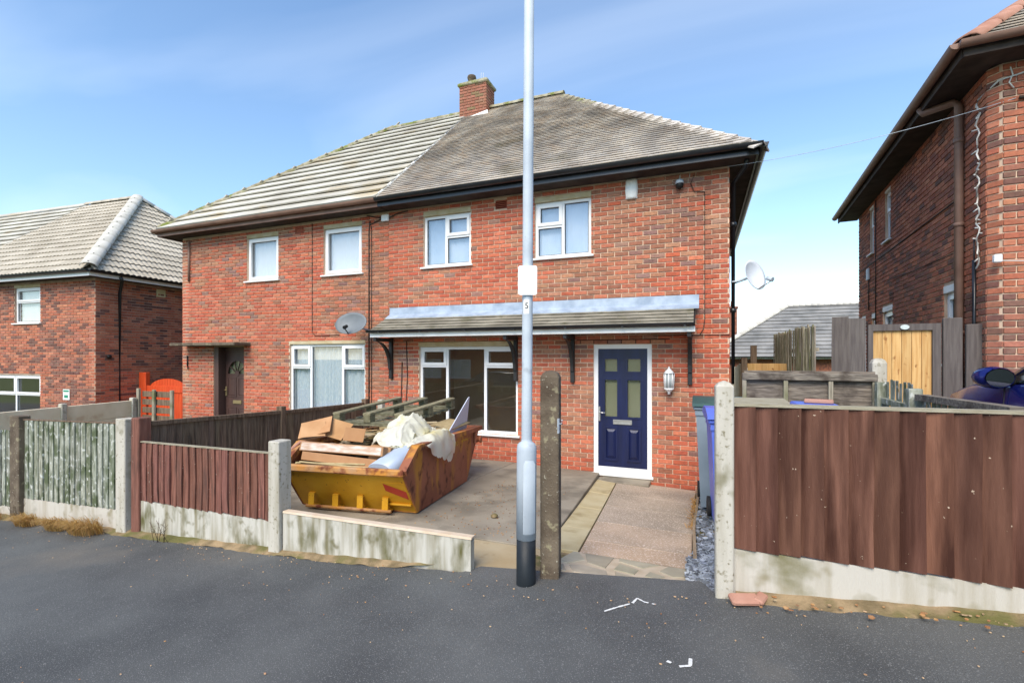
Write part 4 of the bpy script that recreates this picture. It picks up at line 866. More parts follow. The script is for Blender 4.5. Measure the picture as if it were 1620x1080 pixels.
# --- right front fence: big brown boards over pale gravel boards
fR = fence('board_fence', 'dark brown board fence on pale concrete gravel board, right of the path', (.19, YF), (1.86, YF - .01), (1.29, 1.30), (.40, .40), m_fbrown, w=.135, cap=.018, capmat=m_capwood, gb=(-.02, .1), gbmat=m_gravelb2, ragbot=.008, tone_=.3, thick=.028)
post('concrete_fence_post', 'tall pale concrete post with pointed top beside the slate chippings', .134, YF - .01, -.1, 1.448, .106, .11, m_concpost, rz=R(3))
post('concrete_fence_post', 'pale concrete post at the drive end of the dark brown fence', 1.93, YF - .01, 0, 1.42, .106, .11, m_concpost)
post('concrete_gatepost', 'weathered dark lichened concrete gatepost behind the lamp post', -1.02, YF + .04, -.12, 1.50, .135, .13, m_concpost_d, 'round', rz=R(8))
m = M(); m.cbox((-.955, 3.3, 1.05), (-.945, 3.34, 1.16), .004); m.tube([(-.945, 3.32, 1.12), (-.925, 3.32, 1.12), (-.925, 3.32, 1.15)], .006, 6); m.build('gate_hinge', m_galv, None, label='small metal hinge pin on the dark gatepost', cat='hinge')
# --- low concrete wall board in front of the skip
t = thing('low_concrete_wall', 'low streaked concrete gravel board wall in front of the skip', 'wall', (-3.53, YF, -.3))
m = M(); m.hexa([Vector(p) for p in ((-3.53, YF - .03, -.3), (-1.635, YF - .03, -.2), (-1.635, YF + .03, -.2), (-3.53, YF + .03, -.3), (-3.53, YF - .03, .185), (-1.635, YF - .03, .205), (-1.635, YF + .03, .205), (-3.53, YF + .03, .185))]); m.build('concrete_board', m_gravelb, t, world=True)
m = M(); m.hexa([Vector(p) for p in ((-3.53, YF - .036, .186), (-1.628, YF - .036, .206), (-1.628, YF + .036, .206), (-3.53, YF + .036, .186), (-3.53, YF - .03, .202), (-1.628, YF - .03, .222), (-1.628, YF + .03, .222), (-3.53, YF + .03, .202))]); m.build('top_edge', m_coping, t, world=True)
# --- brown panel, posts, green panels
fence('board_fence', 'short red brown board fence panel left of the yellow skip', (-5.56, YF), (-3.69, YF), (.688, .702), (.07, .085), m_fred, w=.105, cap=.012, capmat=m_capwood, capw=.03, gb=(-.42, -.32), ragbot=.01, tone_=.16)
p = post('concrete_fence_post', 'streaked pale concrete post between red brown panel and low wall', -3.612, YF + .01, -.4, .83, .13, .15, m_concpost, 'flat')
p = post('concrete_fence_post', 'pale slotted concrete post between green panel and red brown panel', -5.815, YF, -.5, .93, .16, .13, m_concpost, 'flat')
post('timber_fence_post', 'square red brown timber post at the corner of the front fences', -5.62, YF + .03, -.4, .945, .13, .13, m_fred, 'flat')
fence('board_fence', 'green grey lichened board fence panel on cream gravel board', (-7.79, YF), (-5.90, YF), (.815, .865), (-.145, -.07), m_fgreen, w=.115, cap=.012, capmat=m_fdark, capw=.03, gb=(-.62, -.5), gbmat=m_gravelb2, ragbot=.006, tone_=.14)
post('concrete_fence_post', 'dark weathered concrete post at the left end of the green panel', -7.90, YF, -.7, .865, .2, .12, m_concpost_d, 'flat')
fence('board_fence', 'green grey board fence panel stepping down beyond the dark post', (-9.9, YF), (-8.0, YF), (.60, .68), (-.37, -.28), m_fgreen, w=.115, gb=(-.8, -.7), gbmat=m_gravelb2, ragbot=.006)
# --- dividing fence between the two front gardens
P0, P1, P2 = (-5.60, 3.42), (-5.83, 5.36), (-6.08, 7.55)
fence('board_fence', 'weathered brown close board fence from front corner along the drive', P0, P1, (.85, .755), (-.2, -.3), m_fdark, w=.1, cap=.045, capw=.06, tone_=.16)
post('timber_fence_post', 'grey brown timber post midway along the dividing fence', P1[0] - .01, P1[1] + .05, -.4, .86, .1, .1, m_fdark, 'flat', rz=R(97))
fence('board_fence', 'weathered brown close board fence between skip and curtained window', (P1[0] - .01, P1[1] + .1), P2, (.745, .67), (-.3, -.4), m_fdark, w=.1, cap=.045, capw=.06, tone_=.16)
post('timber_fence_post', 'brown timber post where the dividing fence meets the house', P2[0], P2[1] + .08, -.5, .78, .1, .1, m_fdark, 'flat')
post('concrete_fence_post', 'pale concrete post standing behind the pallet near the window', -5.45, 7.3, -.4, .82, .1, .1, m_concpost, 'flat')
# --- concrete panel fence between neighbour and the left house
bx0, by0, bx1, by1 = -12.2, 3.5, -12.95, 7.55
t = thing('concrete_panel_fence', 'low cream concrete panel fence below the left house', 'fence', (bx0, by0, -1))
d = Vector((bx1 - bx0, by1 - by0, 0)); L = d.length; d.normalize(); fr = Matrix.Translation((bx0, by0, 0)) @ Matrix.Rotation(math.atan2(d.y, d.x), 4, 'Z')
for k, (s0, s1) in enumerate(((0, .95), (1.05, 2.5), (2.6, 4.05))):
    for j in range(4):
        m = M(); z = -1.0 + j * .385; m.cbox((s0, -.025, z), (s1, .025, z + .38), .008, m=fr); m.build('concrete_panel', m_creamp, t, world=True)
for s_ in (1.0, 2.55, 4.1):
    m = M(); m.cbox((s_ - .055, -.055, -1.1), (s_ + .055, .055, .60), .012, m=fr); m.build('concrete_post', m_concpost, t, world=True)
# --- slatted panel and orange gate in the side passage
t = thing('slatted_fence_panel', 'old brown horizontal slat panel before the orange gate', 'fence panel', (-12.9, 7.68, -.9))
for j in range(8):
    m = M(); z = -.75 + j * .195; m.cbox((-12.86, 7.69, z), (-11.72, 7.71, z + .14), .004, m=Matrix.Translation((0, 0, 0))); m.build('slat', m_fdark, t, world=True)
for x in (-12.93, -12.35, -11.70): m = M(); m.cbox((x - .045, 7.62, -.95), (x + .045, 7.68, .80 if x > -12.9 else .82), .01); m.build('upright', m_fgrey, t, world=True)
t = thing('garden_gate', 'bright orange timber gate with arched top in the side passage', 'gate', (-14.6, 8.75, -1))
m = M(); m.cbox((-14.70, 8.7, -1), (-14.40, 8.82, 1.16), .01); m.build('gate_post', m_orange, t, world=True)
m = M(); n = 14; cx, w2 = -13.55, .80
for i in range(n):
    xa, xb = cx - w2 + 2 * w2 * i / n, cx - w2 + 2 * w2 * (i + 1) / n; arc = lambda x: .66 + .34 * math.sqrt(max(0, 1 - ((x - cx) / w2) ** 2))
    m = M(); m.hexa([Vector((xa + .004, 8.74, -1)), Vector((xb - .004, 8.74, -1)), Vector((xb - .004, 8.77, -1)), Vector((xa + .004, 8.77, -1)), Vector((xa + .004, 8.74, arc(xa))), Vector((xb - .004, 8.74, arc(xb))), Vector((xb - .004, 8.77, arc(xb))), Vector((xa + .004, 8.77, arc(xa)))]); m.build('gate_board', m_orange, t, world=True)
m = M(); m.cbox((-14.4, 8.72, .62), (-12.75, 8.735, .80), .01); m.build('gate_rail', m_orange, t, world=True)
for i in range(9):
    m = M(); x = -12.74 + i * .115; m.cbox((x, 8.70, -1), (x + .105, 8.74, 1.17), .01); m.build('gate_board', m_orange, t, world=True)

# --- garden boundary on the right: low picket fence, lap panel, tall closeboard, pine gate
XB = 1.6
post('timber_fence_post', 'pale green timber post at the end of the low picket fence', XB - .02, 5.48, 0, 1.36, .09, .09, m_fgreen, 'flat')
post('concrete_fence_post', 'short white concrete post in front of the pine gate', XB + .02, 5.72, 0, 1.585, .12, .11, m_concpost, 'round')
fence('picket_fence', 'pale green grey picket fence with narrow slats beside the car', (XB, 4.8), (XB, 5.42), (1.37, 1.38), (.2, .2), m_fgreen, w=.06, lap=-.02, ragtop=.015, ragbot=.0)
post('timber_fence_post', 'pale green timber post midway along the low picket fence', XB - .02, 4.74, 0, 1.345, .09, .09, m_fgreen, 'flat')
fence('picket_fence', 'grey green slatted fence under a flat rail in front of the car', (XB, 3.42), (XB, 4.66), (1.28, 1.26), (.3, .25), m_fgreen, w=.065, lap=-.02, cap=.045, capmat=m_fgreyh, capw=.07)
t = thing('lap_fence_panel', 'low grey horizontal lap panel with battens behind the brown fence', 'fence panel', (.42, 5.6, 0))
for j in range(8):
    m = M(); z = .1 + j * .165; n = 14; vs = []
    for i in range(n + 1):
        x = .42 + 1.14 * i / n; e = .014 * noise.noise(Vector((x * 5, j * 7.3, 0))); vs += [(x, 5.60, z + e), (x, 5.585, z + .2 + e * .4), (x, 5.615, z + .2), (x, 5.615, z)]
    m.add(vs, [(4 * i + a, 4 * i + 4 + a, 4 * i + 4 + (a + 1) % 4, 4 * i + (a + 1) % 4) for i in range(n) for a in range(4)], jit((1, 1, 1), .12)); m.f = [f[::-1] for f in m.f]; m.build('lap_board', m_fgreyh, t, world=True)
for x in (.42, .80, 1.19, 1.55): m = M(); m.cbox((x - .02, 5.55, .1), (x + .02, 5.583, 1.40), .004); m.build('batten', m_fgrey, t, world=True)
m = M(); m.cbox((.40, 5.54, 1.36), (1.57, 5.625, 1.43), .006); m.build('top_rail', m_fgreyh, t, world=True)
fence('tall_board_fence', 'tall mossy grey board fence running back between the gardens', (1.53, 12.3), (1.55, 8.1), (2.09, 2.07), (-.2, -.1), m_fgrey, w=.13, ragtop=.03, tone_=.25, lap=.02)
fence('tall_board_fence', 'pair of dark grey wide boards beside the pine gate', (1.58, 7.35), (1.93, 7.28), (2.12, 2.10), (0, 0), m_gateframe, w=.19, ragtop=.02, lap=.0, thick=.022)
t = thing('timber_gate', 'new pine board gate in dark grey frame beside the right house', 'gate', (1.95, 7.25, 0))
gx0, gx1, gzt = 1.95, 2.66, 2.0
fr = Matrix.Translation((gx0, 7.26, 0)) @ Matrix.Rotation(R(-4), 4, 'Z'); gw = gx1 - gx0
for i in range(6):
    m = M(); a = .05 + (gw - .13) * i / 6; b = .05 + (gw - .13) * (i + 1) / 6; f = random.uniform(.9, 1.08); m.cbox((a + .002, .0, .2), (b - .002, .022, 1.93), .003, (f, f, f * .97), m=fr); m.build('gate_board', m_pine, t, world=True)
m = M(); m.plate(0, gw, .15, gzt, [(.05, gw - .08, .22, 1.92)], -.03, .03, m=fr); m.build('gate_frame', m_gateframe, t, world=True)
m = M(); m.lathe([(.03, 0), (.03, .02)], (0, 0, 0), 12, m=fr @ Matrix.Translation((.36, -.03, 1.96)) @ Matrix.Scale(1.5, 4, (1, 0, 0)) @ Matrix.Rotation(R(90), 4, 'X')); m.build('gate_badge', m_steel, t, world=True)
for (a, b, zt) in ((gw + .02, gw + .20, 2.06), (gw + .23, gw + .52, 1.98)):
    m = M(); m.cbox((a, -.02, .1), (b, .03, zt), .008, m=fr); m.build('hanging_post' if zt > 2 else 'infill_board', m_gateframe, t, world=True)
# odd stakes and pale boards further down the passage
for (x, y, zt, w, mt, lab) in ((.72, 9.6, 1.58, .1, m_fgrey, 'broken dark grey stake standing in the side passage'), (1.02, 11.2, 1.83, .12, m_fgrey, 'tall dark stake standing before the far grey roof')):
    post('timber_stake', lab, x, y, -.5, zt, w, .07, m_fdark, 'flat')
fence('board_fence', 'short pale new board fence at the end of the side passage', (.85, 10.4), (1.5, 10.35), (1.47, 1.47), (-.3, -.3), m_pine, w=.13)
fence('picket_fence', 'white picket fence with pointed slats in the side passage', (.45, 7.7), (.72, 10.6), (1.43, 1.45), (-.2, -.3), m_capwood, w=.09, lap=-.05, ragtop=.02)

# ================================================================== LAMP POST
LX, LY = -1.155, 3.20
lp = thing('lamp_post', 'tall grey street lamp column with black base, plate and number five', 'lamp post', (LX, LY, gz(LX)))
lp.rotation_euler = (0, R(.33), 0); MW[lp.name] = Matrix.Translation((LX, LY, gz(LX))) @ Matrix.Rotation(R(.33), 4, 'Y')
m = M(); m.lathe([(.069, -.1), (.069, .0), (.0685, .315)], (0, 0, 0), 28); m.build('black_base', m_bitumen, lp)
m = M(); m.lathe([(.0705, .316), (.0705, .94), (.068, .965), (.058, .985), (.041, .998), (.038, 1.0), (.0378, 1.02), (.0365, 3), (.034, 6.0)], (0, 0, 0), 28); m.build('column', m_galv, lp)
aim = math.atan2(0 - LX, -(0 - LY)) 
m = M(); fr = Matrix.Rotation(math.atan2(.62, .78) - .05, 4, 'Z')      # door turned to the right
vs = []; n = 8
for z in (.36, .37, .85, .875):
    for i in range(n + 1):
        an = R(-90 - 32 + 64 * i / n); k = .081 if z in (.37, .85) else .072; sq = 1 if z in (.37, .85) else .7
        an2 = R(-90) + (an - R(-90)) * sq; vs.append(fr @ Vector((k * math.cos(an2), k * math.sin(an2), z)))
m.add(vs, [(j * (n + 1) + i, j * (n + 1) + i + 1, (j + 1) * (n + 1) + i + 1, (j + 1) * (n + 1) + i) for j in range(3) for i in range(n)], W1, True); m.build('access_door', m_galv, lp)
pf = Matrix.Rotation(math.atan2(1.155, 3.2) , 4, 'Z')
m = M(); w, z0, z1, r = .066, 2.03 - gz(LX), 2.235 - gz(LX), .016; pts = []
for (cx, cz, a0) in ((w - r, z1 - r, 0), (-w + r, z1 - r, 90), (-w + r, z0 + r, 180), (w - r, z0 + r, 270)):
    for k in range(5): pts.append((cz + r * math.sin(R(a0 + k * 22.5)), cx + r * math.cos(R(a0 + k * 22.5))))
m.prism(pts, 1, -.05, -.045, m=pf); pl = m.build('sign_plate', m_upvc, lp)
m = M(); m.box((-.02, -.046, z0 + .03), (.02, -.035, z0 + .05), m=pf); m.box((-.02, -.046, z1 - .05), (.02, -.035, z1 - .03), m=pf); m.lathe([(.04, -.01), (.04, .01)], (0, 0, z0 + .04), 16); m.lathe([(.04, -.01), (.04, .01)], (0, 0, z1 - .04), 16); m.build('sign_clamp', m_galv, lp)
m = M(); zz = 1.955 - gz(LX); vs = []
for z in (zz - .055, zz + .045):
    for i in range(7): an = R(-90 - 44 + 62 * i / 6); vs.append(pf @ Vector((.0385 * math.cos(an), .0385 * math.sin(an), z)))
m.add(vs, [(i, i + 1, 8 + i, 7 + i) for i in range(6)], W1, True); m.build('number_sticker', m_white, lp)
def text(body, size, mat, mtx, parent, name, thick=.0005):
    cu = bpy.data.curves.new(name, 'FONT'); cu.body = body; cu.size = size; cu.extrude = thick; cu.align_x = 'CENTER'; cu.align_y = 'CENTER'
    o = bpy.data.objects.new('tmp', cu); COL.objects.link(o); bpy.context.view_layer.update()
    me = bpy.data.meshes.new_from_object(o.evaluated_get(bpy.context.evaluated_depsgraph_get())); bpy.data.objects.remove(o)
    me.materials.clear(); me.materials.append(mat); ob = addobj(name, me, parent); ob.matrix_local = mtx; return ob
text('5', .058, m_black, pf @ Matrix.Translation((-.006, -.0402, zz)) @ Matrix.Rotation(R(90), 4, 'X'), lp, 'number_five')
m = M(); m.tube([(0, 0, 5.95), (0, -.5, 6.1)], .025, 8); m.cbox((-.09, -1.0, 6.06), (.09, -.45, 6.16), .03); m.build('lantern', m_galv, lp)

# ================================================================== SKIP
SKM = Matrix.Translation((-2.81, 4.37, -.066)) @ Matrix.Rotation(R(8.9), 4, 'Z') @ Matrix.Rotation(R(-3), 4, 'X')
sk = thing('skip', 'rusty yellow builders skip heaped with boards and cardboard', 'skip', (-2.81, 4.37, -.066)); sk.rotation_euler = SKM.to_euler(); MW[sk.name] = SKM
SW = 1.37; prof = [(0, .012), (-.36, .46), (-.36, .52), (-.07, .70), (2.27, .70), (1.69, .012)]
for x, nm in ((0, 'side_panel'), (-SW, 'side_panel')):
    m = M(); m.prism(prof, 0, x - .008, x + .008); sp_ = m.build(nm, m_skipr, sk)
def plane_panel(nm, a, b, mat, th=.012):
    m = M(); d = Vector((0, b[0] - a[0], b[1] - a[1])).normalized(); nn = Vector((0, -d.z, d.y)) * th
    p = [Vector((-SW + .008, a[0], a[1])), Vector((-.008, a[0], a[1])), Vector((-.008, b[0], b[1])), Vector((-SW + .008, b[0], b[1]))]; m.hexa(p + [v - nn for v in p]); return m.build(nm, mat, sk)
fp = plane_panel('front_panel', (0, .02), (-.35, .46), m_skipy); plane_panel('back_panel', (1.68, .02), (2.26, .69), m_skipr); plane_panel('floor_plate', (.0, .02), (1.68, .02), m_skipr)
m = M(); m.cbox((-SW - .02, -.41, .455), (.02, -.34, .525), .012); m.build('front_lip', m_skipin, sk)
def rim(pts, nm, mt=m_skipin, w=.045, h=.06):
    m = M()
    for (a, b) in zip(pts, pts[1:]):
        a, b = Vector(a), Vector(b); d = (b - a).normalized(); s_ = d.cross(Vector((0, 0, 1))).normalized(); u_ = s_.cross(d)
        p = [a - s_ * w - u_ * h * .5, b - s_ * w - u_ * h * .5, b + s_ * w - u_ * h * .5, a + s_ * w - u_ * h * .5]; m.hexa([p[3], p[0], p[1], p[2]] + [v + u_ * h for v in (p[3], p[0], p[1], p[2])])
    m.build(nm, mt, sk)
for x in (0, -SW): rim([(x, -.37, .49), (x, -.07, .70), (x, 2.27, .70)], 'side_rim', m_skipr if x == 0 else m_skipin)
rim([(0.04, 2.29, .70), (-SW - .04, 2.29, .70)], 'back_rim', m_skipr)
for x in (-1.16, -.87, -.58, -.29):
    m = M(); m.cbox((x - .035, -.145, .03), (x + .035, -.03, .045), .003); m.cbox((x - .035, -.16, .03), (x + .035, -.148, .185), .003); m.cbox((x - .035, -.16, .175), (x + .035, -.11, .187), .003); m.build('lug', m_skipy, sk)
m = M(); m.tube([(-1.22, -.15, .045), (-.22, -.15, .045)], .018, 8); m.build('lug_bar', m_skipin, sk)
# hazard plates on the front corners
fn = Vector((0, .46 - .02, .35)).normalized()
for k, x0 in enumerate((-.27,)):
    m = M()
    def fpnt(x, t, o=.004): return Vector((x, -.35 * t, .02 + .44 * t)) + Vector((0, -.44, -.35)).normalized() * o
    m.add([fpnt(x0, .12), fpnt(x0 + .25, .12), fpnt(x0 + .25, .8), fpnt(x0, .8), fpnt(x0, .12, -.002), fpnt(x0 + .25, .12, -.002), fpnt(x0 + .25, .8, -.002), fpnt(x0, .8, -.002)], [(0, 1, 2, 3), (4, 5, 1, 0), (5, 6, 2, 1), (6, 7, 3, 2), (7, 4, 0, 3)]); pl = m.build('marker_plate', m_skipy, sk)
    m = M(); m.add([fpnt(x0 + .01, .78, .007), fpnt(x0 + .01, .58, .007), fpnt(x0 + .24, .36, .007), fpnt(x0 + .24, .58, .007)], [(0, 1, 2, 3)]); m.build('red_stripe', m_red, pl)
m = M(); m.cbox((-.33, -.11, .1), (-.02, -.08, .12), .004); m.build('plate_ledge', m_skipy, sk)
m = M(); m.cbox((.01, 1.98, .5), (.05, 2.06, .68), .008); m.lathe([(.04, 0), (.04, .05), (.055, .05), (.055, .065)], (0, 0, 0), 12, m=Matrix.Translation((.05, 2.02, .56)) @ Matrix.Rotation(R(90), 4, 'Y')); m.build('lifting_lug', m_skipr, sk)
text('RPO', .085, m_ylw, Matrix.Translation((.012, 1.20, .585)) @ Matrix.Rotation(R(90), 4, 'Z') @ Matrix.Rotation(R(90), 4, 'X'), sk, 'faded_lettering')
m = M()
for i in range(9): y = 1.42 + i * .045; m.box((.0085, y, .57 + random.uniform(0, .03)), (.011, y + random.uniform(.01, .03), .60 + random.uniform(0, .03)))
m.build('faded_marks', m_ylw, sk, kind='stuff')

# rubbish in the skip: every larger piece its own object, small offcuts as one mass
def inskip(name, mat, fn_, label, cat, group=None, kind=None):
    m = M(); fn_(m); o = m.build(name, mat, None, label=label, cat=cat, group=group, kind=kind); return o
def T(x, y, z, rx=0, ry=0, rz=0): return SKM @ Matrix.Translation((x, y, z)) @ Matrix.Rotation(R(rz), 4, 'Z') @ Matrix.Rotation(R(ry), 4, 'Y') @ Matrix.Rotation(R(rx), 4, 'X')
def offc(m):
    for i in range(360):
        x = random.uniform(-1.28, -.08); y = random.uniform(-.02, 2.1); hh = .50 + .24 * min(1, max(0, (y + .1) / .7)) * (1 - (abs(x + .68) / .8) ** 2 * .5)
        z = random.uniform(max(.2, hh - .22), hh); l = random.uniform(.12, .5); w = random.uniform(.02, .12); th = random.uniform(.006, .025); f = random.uniform(.55, 1.1)
        l = min(l, 2 * (1.3 - abs(x + .685) - .62)) if abs(x + .685) < .55 else .14
        m.box((-l / 2, -w / 2, 0), (l / 2, w / 2, th), (f, f * random.uniform(.88, 1), f * random.uniform(.7, .95)), m=T(x, y, z, random.uniform(-15, 15), random.uniform(-14, 14), random.uniform(-90, 90) if abs(x + .685) < .45 else 90))
inskip('timber_offcuts', m_ply, offc, 'mixed thin timber offcuts filling the skip', 'offcuts', kind='stuff')
# flattened cartons along the front lip
def carton(m, w, d, h, M_):
    m.cbox((0, 0, 0), (w, d, h), .004, m=M_)
c1 = inskip('cardboard_box', m_card, lambda m: m.cbox((0, 0, 0), (.98, .5, .10), .004, jit((1.0, .96, .9), .05), m=T(-1.30, -.20, .64, -12, 1.5, 1)), 'long flat cardboard carton topmost at the front of the skip', 'box')
m = M(); m.box((.02, -.004, .01), (.96, -.001, .09), m=T(-1.30, -.20, .64, -12, 1.5, 1)); m.box((.35, 0, .1005), (.43, .5, .102), m=T(-1.30, -.20, .64, -12, 1.5, 1)); m.build('clear_tape', m_tape, c1)
inskip('cardboard_box', m_card, lambda m: m.cbox((0, 0, 0), (.90, .46, .09), .004, (.92, .84, .78), m=T(-1.26, -.22, .545, -10, 3, -2)), 'plastic wrapped brown carton second in the front stack', 'box')
for k, (x, y, z, w, d, rz, ry) in enumerate(((-1.28, -.28, .515, .80, .34, 2, -1), (-1.22, -.30, .530, .82, .3, -2, 1.5), (-1.30, -.26, .50, .74, .4, 0, 0))):
    inskip('chipboard_panel', m_ply, lambda m: m.cbox((0, 0, 0), (w, d, .016), .002, jit((.95, .9, .78), .1), m=T(x, y, z, -12, ry, rz)), 'thin chipboard panel under the cartons behind the skip lip', 'panel', 'chipboard panels under the front cartons')
inskip('cardboard_box', m_card, lambda m: m.cbox((0, 0, 0), (.22, .30, .17), .004, (1.0, .93, .84), m=T(-.52, -.12, .55, -6, 8, 12)), 'upright brown carton end beside the grey plastic sheet', 'box')
inskip('cardboard_box', m_card, lambda m: (m.cbox((0, 0, 0), (.36, .26, .006), .002, (1.1, 1.0, .88), m=T(-1.42, -.06, .74, 38, -14, 16)), m.cbox((0, 0, 0), (.30, .24, .006), .002, (1.0, .95, .8), m=T(-1.24, .10, .78, 46, 10, -10)), m.cbox((0, 0, 0), (.26, .2, .006), .002, (1.2, 1.15, 1.05), m=T(-1.36, -.1, .76, 48, -4, 30))), 'torn open pale cardboard box at the fence corner of the skip', 'box')
inskip('cardboard_sheet', m_card, lambda m: m.cbox((0, 0, 0), (.24, .008, .15), .002, (.86, .78, .68), m=T(-.90, .0, .74, -18, 4, 4)), 'small brown cardboard square standing in the middle of the heap', 'cardboard')
for i in range(16):
    x, y = random.uniform(-1.25, -.6), random.uniform(.15, 1.0); w, d = random.uniform(.25, .5), random.uniform(.06, .2)
    if x + w > -.12: w = -.12 - x
    inskip('timber_board', m_ply, lambda m: m.cbox((0, 0, 0), (w, d, random.uniform(.008, .018)), .002, jit(random.choice([(1, .95, .85), (.8, .76, .62), (.62, .58, .44), (1, .82, .68), (.5, .42, .34)]), .12), m=T(x, y, .735 + .0085 * i, random.uniform(-6, 4), random.uniform(-5, 5), random.uniform(-25, 25))), 'thin loose timber board lying on the heap in the skip', 'board', 'loose boards on the skip heap')
# pallet lying upside down
PM = Matrix.Translation((-3.98, 5.74, .76)) @ Matrix.Rotation(R(3), 4, 'Z') @ Matrix.Rotation(R(3.0), 4, 'X') @ Matrix.Rotation(R(-1), 4, 'Y')
pal = thing('wooden_pallet', 'grey green wooden pallet lying upside down on the skip', 'pallet', PM.translation); pal.rotation_euler = PM.to_euler(); MW[pal.name] = PM
for x in (-.46, .0, .46):
    m = M(); f = random.uniform(.9, 1.1); m.cbox((x - .055, -.76, .135), (x + .055, .76, .166), .004, (f, f, f * .96)); m.build('skid_board', m_pallet, pal)
    for y in (-.70, 0, .70): m = M(); m.cbox((x - .05, y - .06, .045), (x + .05, y + .06, .135), .005, (.7, .72, .68)); m.build('block', m_pallet, pal)
for i in range(7): m = M(); y = -.70 + i * 1.40 / 6; f = random.uniform(.55, .8); m.cbox((-.52, y - .055, .0), (.52, y + .055, .022), .004, (f, f * 1.03, f * 1.03)); m.build('deck_board', m_pallet, pal)
for y in (-.7, 0, .7): m = M(); m.cbox((-.51, y - .05, .0225), (.51, y + .05, .0445), .004, (.62, .66, .66)); m.build('stringer_board', m_pallet, pal)
# panels below and beside the pallet
inskip('timber_board', m_ply, lambda m: m.cbox((0, 0, 0), (.34, 1.2, .015), .003, (.9, .84, .7), m=T(-.42, .75, .78, 3, 8, -2)), 'long pale panel leaning under the right edge of the pallet', 'board')
inskip('laminate_panel', m_whiteb, lambda m: m.prism([(0, 0), (.95, 0), (.92, .46), (.86, .45)], 0, 0, .012, m=T(-.07, 1.05, .72, 0, 6, 3)), 'white pointed laminate panel standing up at the skip rear', 'panel')
def curved(m):
    n = 14; vs = []
    for t in (0, .46):
        for i in range(n + 1):
            an = R(180 - 180 * i / n); k = 1 + .12 * math.cos(2 * an); vs.append(T(-.28, -.30, .46, 17, 0, -12) @ Vector((.155 * math.cos(an), t, .13 * math.sin(an) * k)))
    vs += [v + Vector((0, 0, -.008)) for v in vs]; k = n + 1
    fs = [(i, k + i, k + i + 1, i + 1) for i in range(n)] + [(i, i + 1, 2 * k + i + 1, 2 * k + i) for i in range(n)]
    m.add(vs, fs, W1, True); m.add([vs[i] for i in range(k)], [tuple(range(k))])
inskip('plastic_trough', m_bluegrey, curved, 'pale blue grey curved plastic bin tipped over in the skip corner', 'plastic bin')
def film(m, ctrl, nu, nv, seed, amp):
    """sheet through a grid of control points with creases"""
    rows, cols = len(ctrl), len(ctrl[0]); P = []
    def cr(p0, p1, p2, p3, t): return .5 * ((2 * p1) + (-p0 + p2) * t + (2 * p0 - 5 * p1 + 4 * p2 - p3) * t * t + (-p0 + 3 * p1 - 3 * p2 + p3) * t ** 3)
    def ev(line, t): 
        k = min(int(t), len(line) - 2); f = t - k; g = lambda i: line[max(0, min(len(line) - 1, i))]; return cr(g(k - 1), g(k), g(k + 1), g(k + 2), f)
    for j in range(nv + 1):
        line = [ev([ctrl[r][c] for r in range(rows)], (rows - 1) * j / nv) for c in range(cols)]
        for i in range(nu + 1):
            p = ev(line, (cols - 1) * i / nu); q = p * 5 + Vector((seed, seed, 0))
            cre = (1 - abs(noise.noise(q * .9))) ** 6 * 1.5 - .5 + noise.noise(q * .7) * .8 + (1 - abs(noise.noise(q * 2.1 + Vector((3, 1, 4))))) ** 8 * .5
            P.append(SKM @ (p + Vector((noise.noise(q * .9 + Vector((7, 0, 0))), noise.noise(q * .9 + Vector((0, 9, 0))), cre)) * amp))
    k = nu + 1; m.add(P, [(j * k + i, j * k + i + 1, (j + 1) * k + i + 1, (j + 1) * k + i) for j in range(nv) for i in range(nu)], W1, True)
V = Vector
inskip('plastic_sheet', m_film, lambda m: film(m, [[V((-.58, .02, .66)), V((-.44, -.02, .70)), V((-.28, .0, .70)), V((-.16, .06, .66))], [V((-.60, .22, .78)), V((-.46, .20, .84)), V((-.30, .2, .86)), V((-.14, .24, .74))], [V((-.54, .48, .84)), V((-.42, .46, .96)), V((-.26, .46, .98)), V((-.12, .5, .80))], [V((-.48, .7, .76)), V((-.36, .74, .86)), V((-.22, .74, .88)), V((-.08, .74, .74))]], 50, 50, 2.3, .05), 'crumpled white and yellow plastic sheet heaped over the rubbish', 'plastic sheet')
inskip('plastic_sheet', m_film, lambda m: film(m, [[V((-.34, .02, .71)), V((-.15, .02, .69)), V((.03, .1, .69)), V((.07, .22, .60))], [V((-.32, .3, .78)), V((-.14, .34, .77)), V((.055, .42, .74)), V((.09, .50, .52))], [V((-.26, .56, .80)), V((-.1, .62, .79)), V((.06, .72, .76)), V((.085, .76, .44))], [V((-.2, .84, .76)), V((-.05, .9, .77)), V((.06, 1.0, .75)), V((.075, .98, .62))]], 50, 50, 9.1, .03), 'pale plastic sheet hanging over the side of the skip', 'plastic sheet')
# loose hoop of edging by the skip's far corner
m = M(); m.tube([SKM @ Vector(p) for p in ((-1.40, -.34, .40), (-1.42, -.22, .62), (-1.34, -.12, .72), (-1.22, -.05, .70))], .018, 6); m.build('bent_pipe', m_terra, None, label='bent reddish pipe sticking out at the skip corner', cat='pipe')

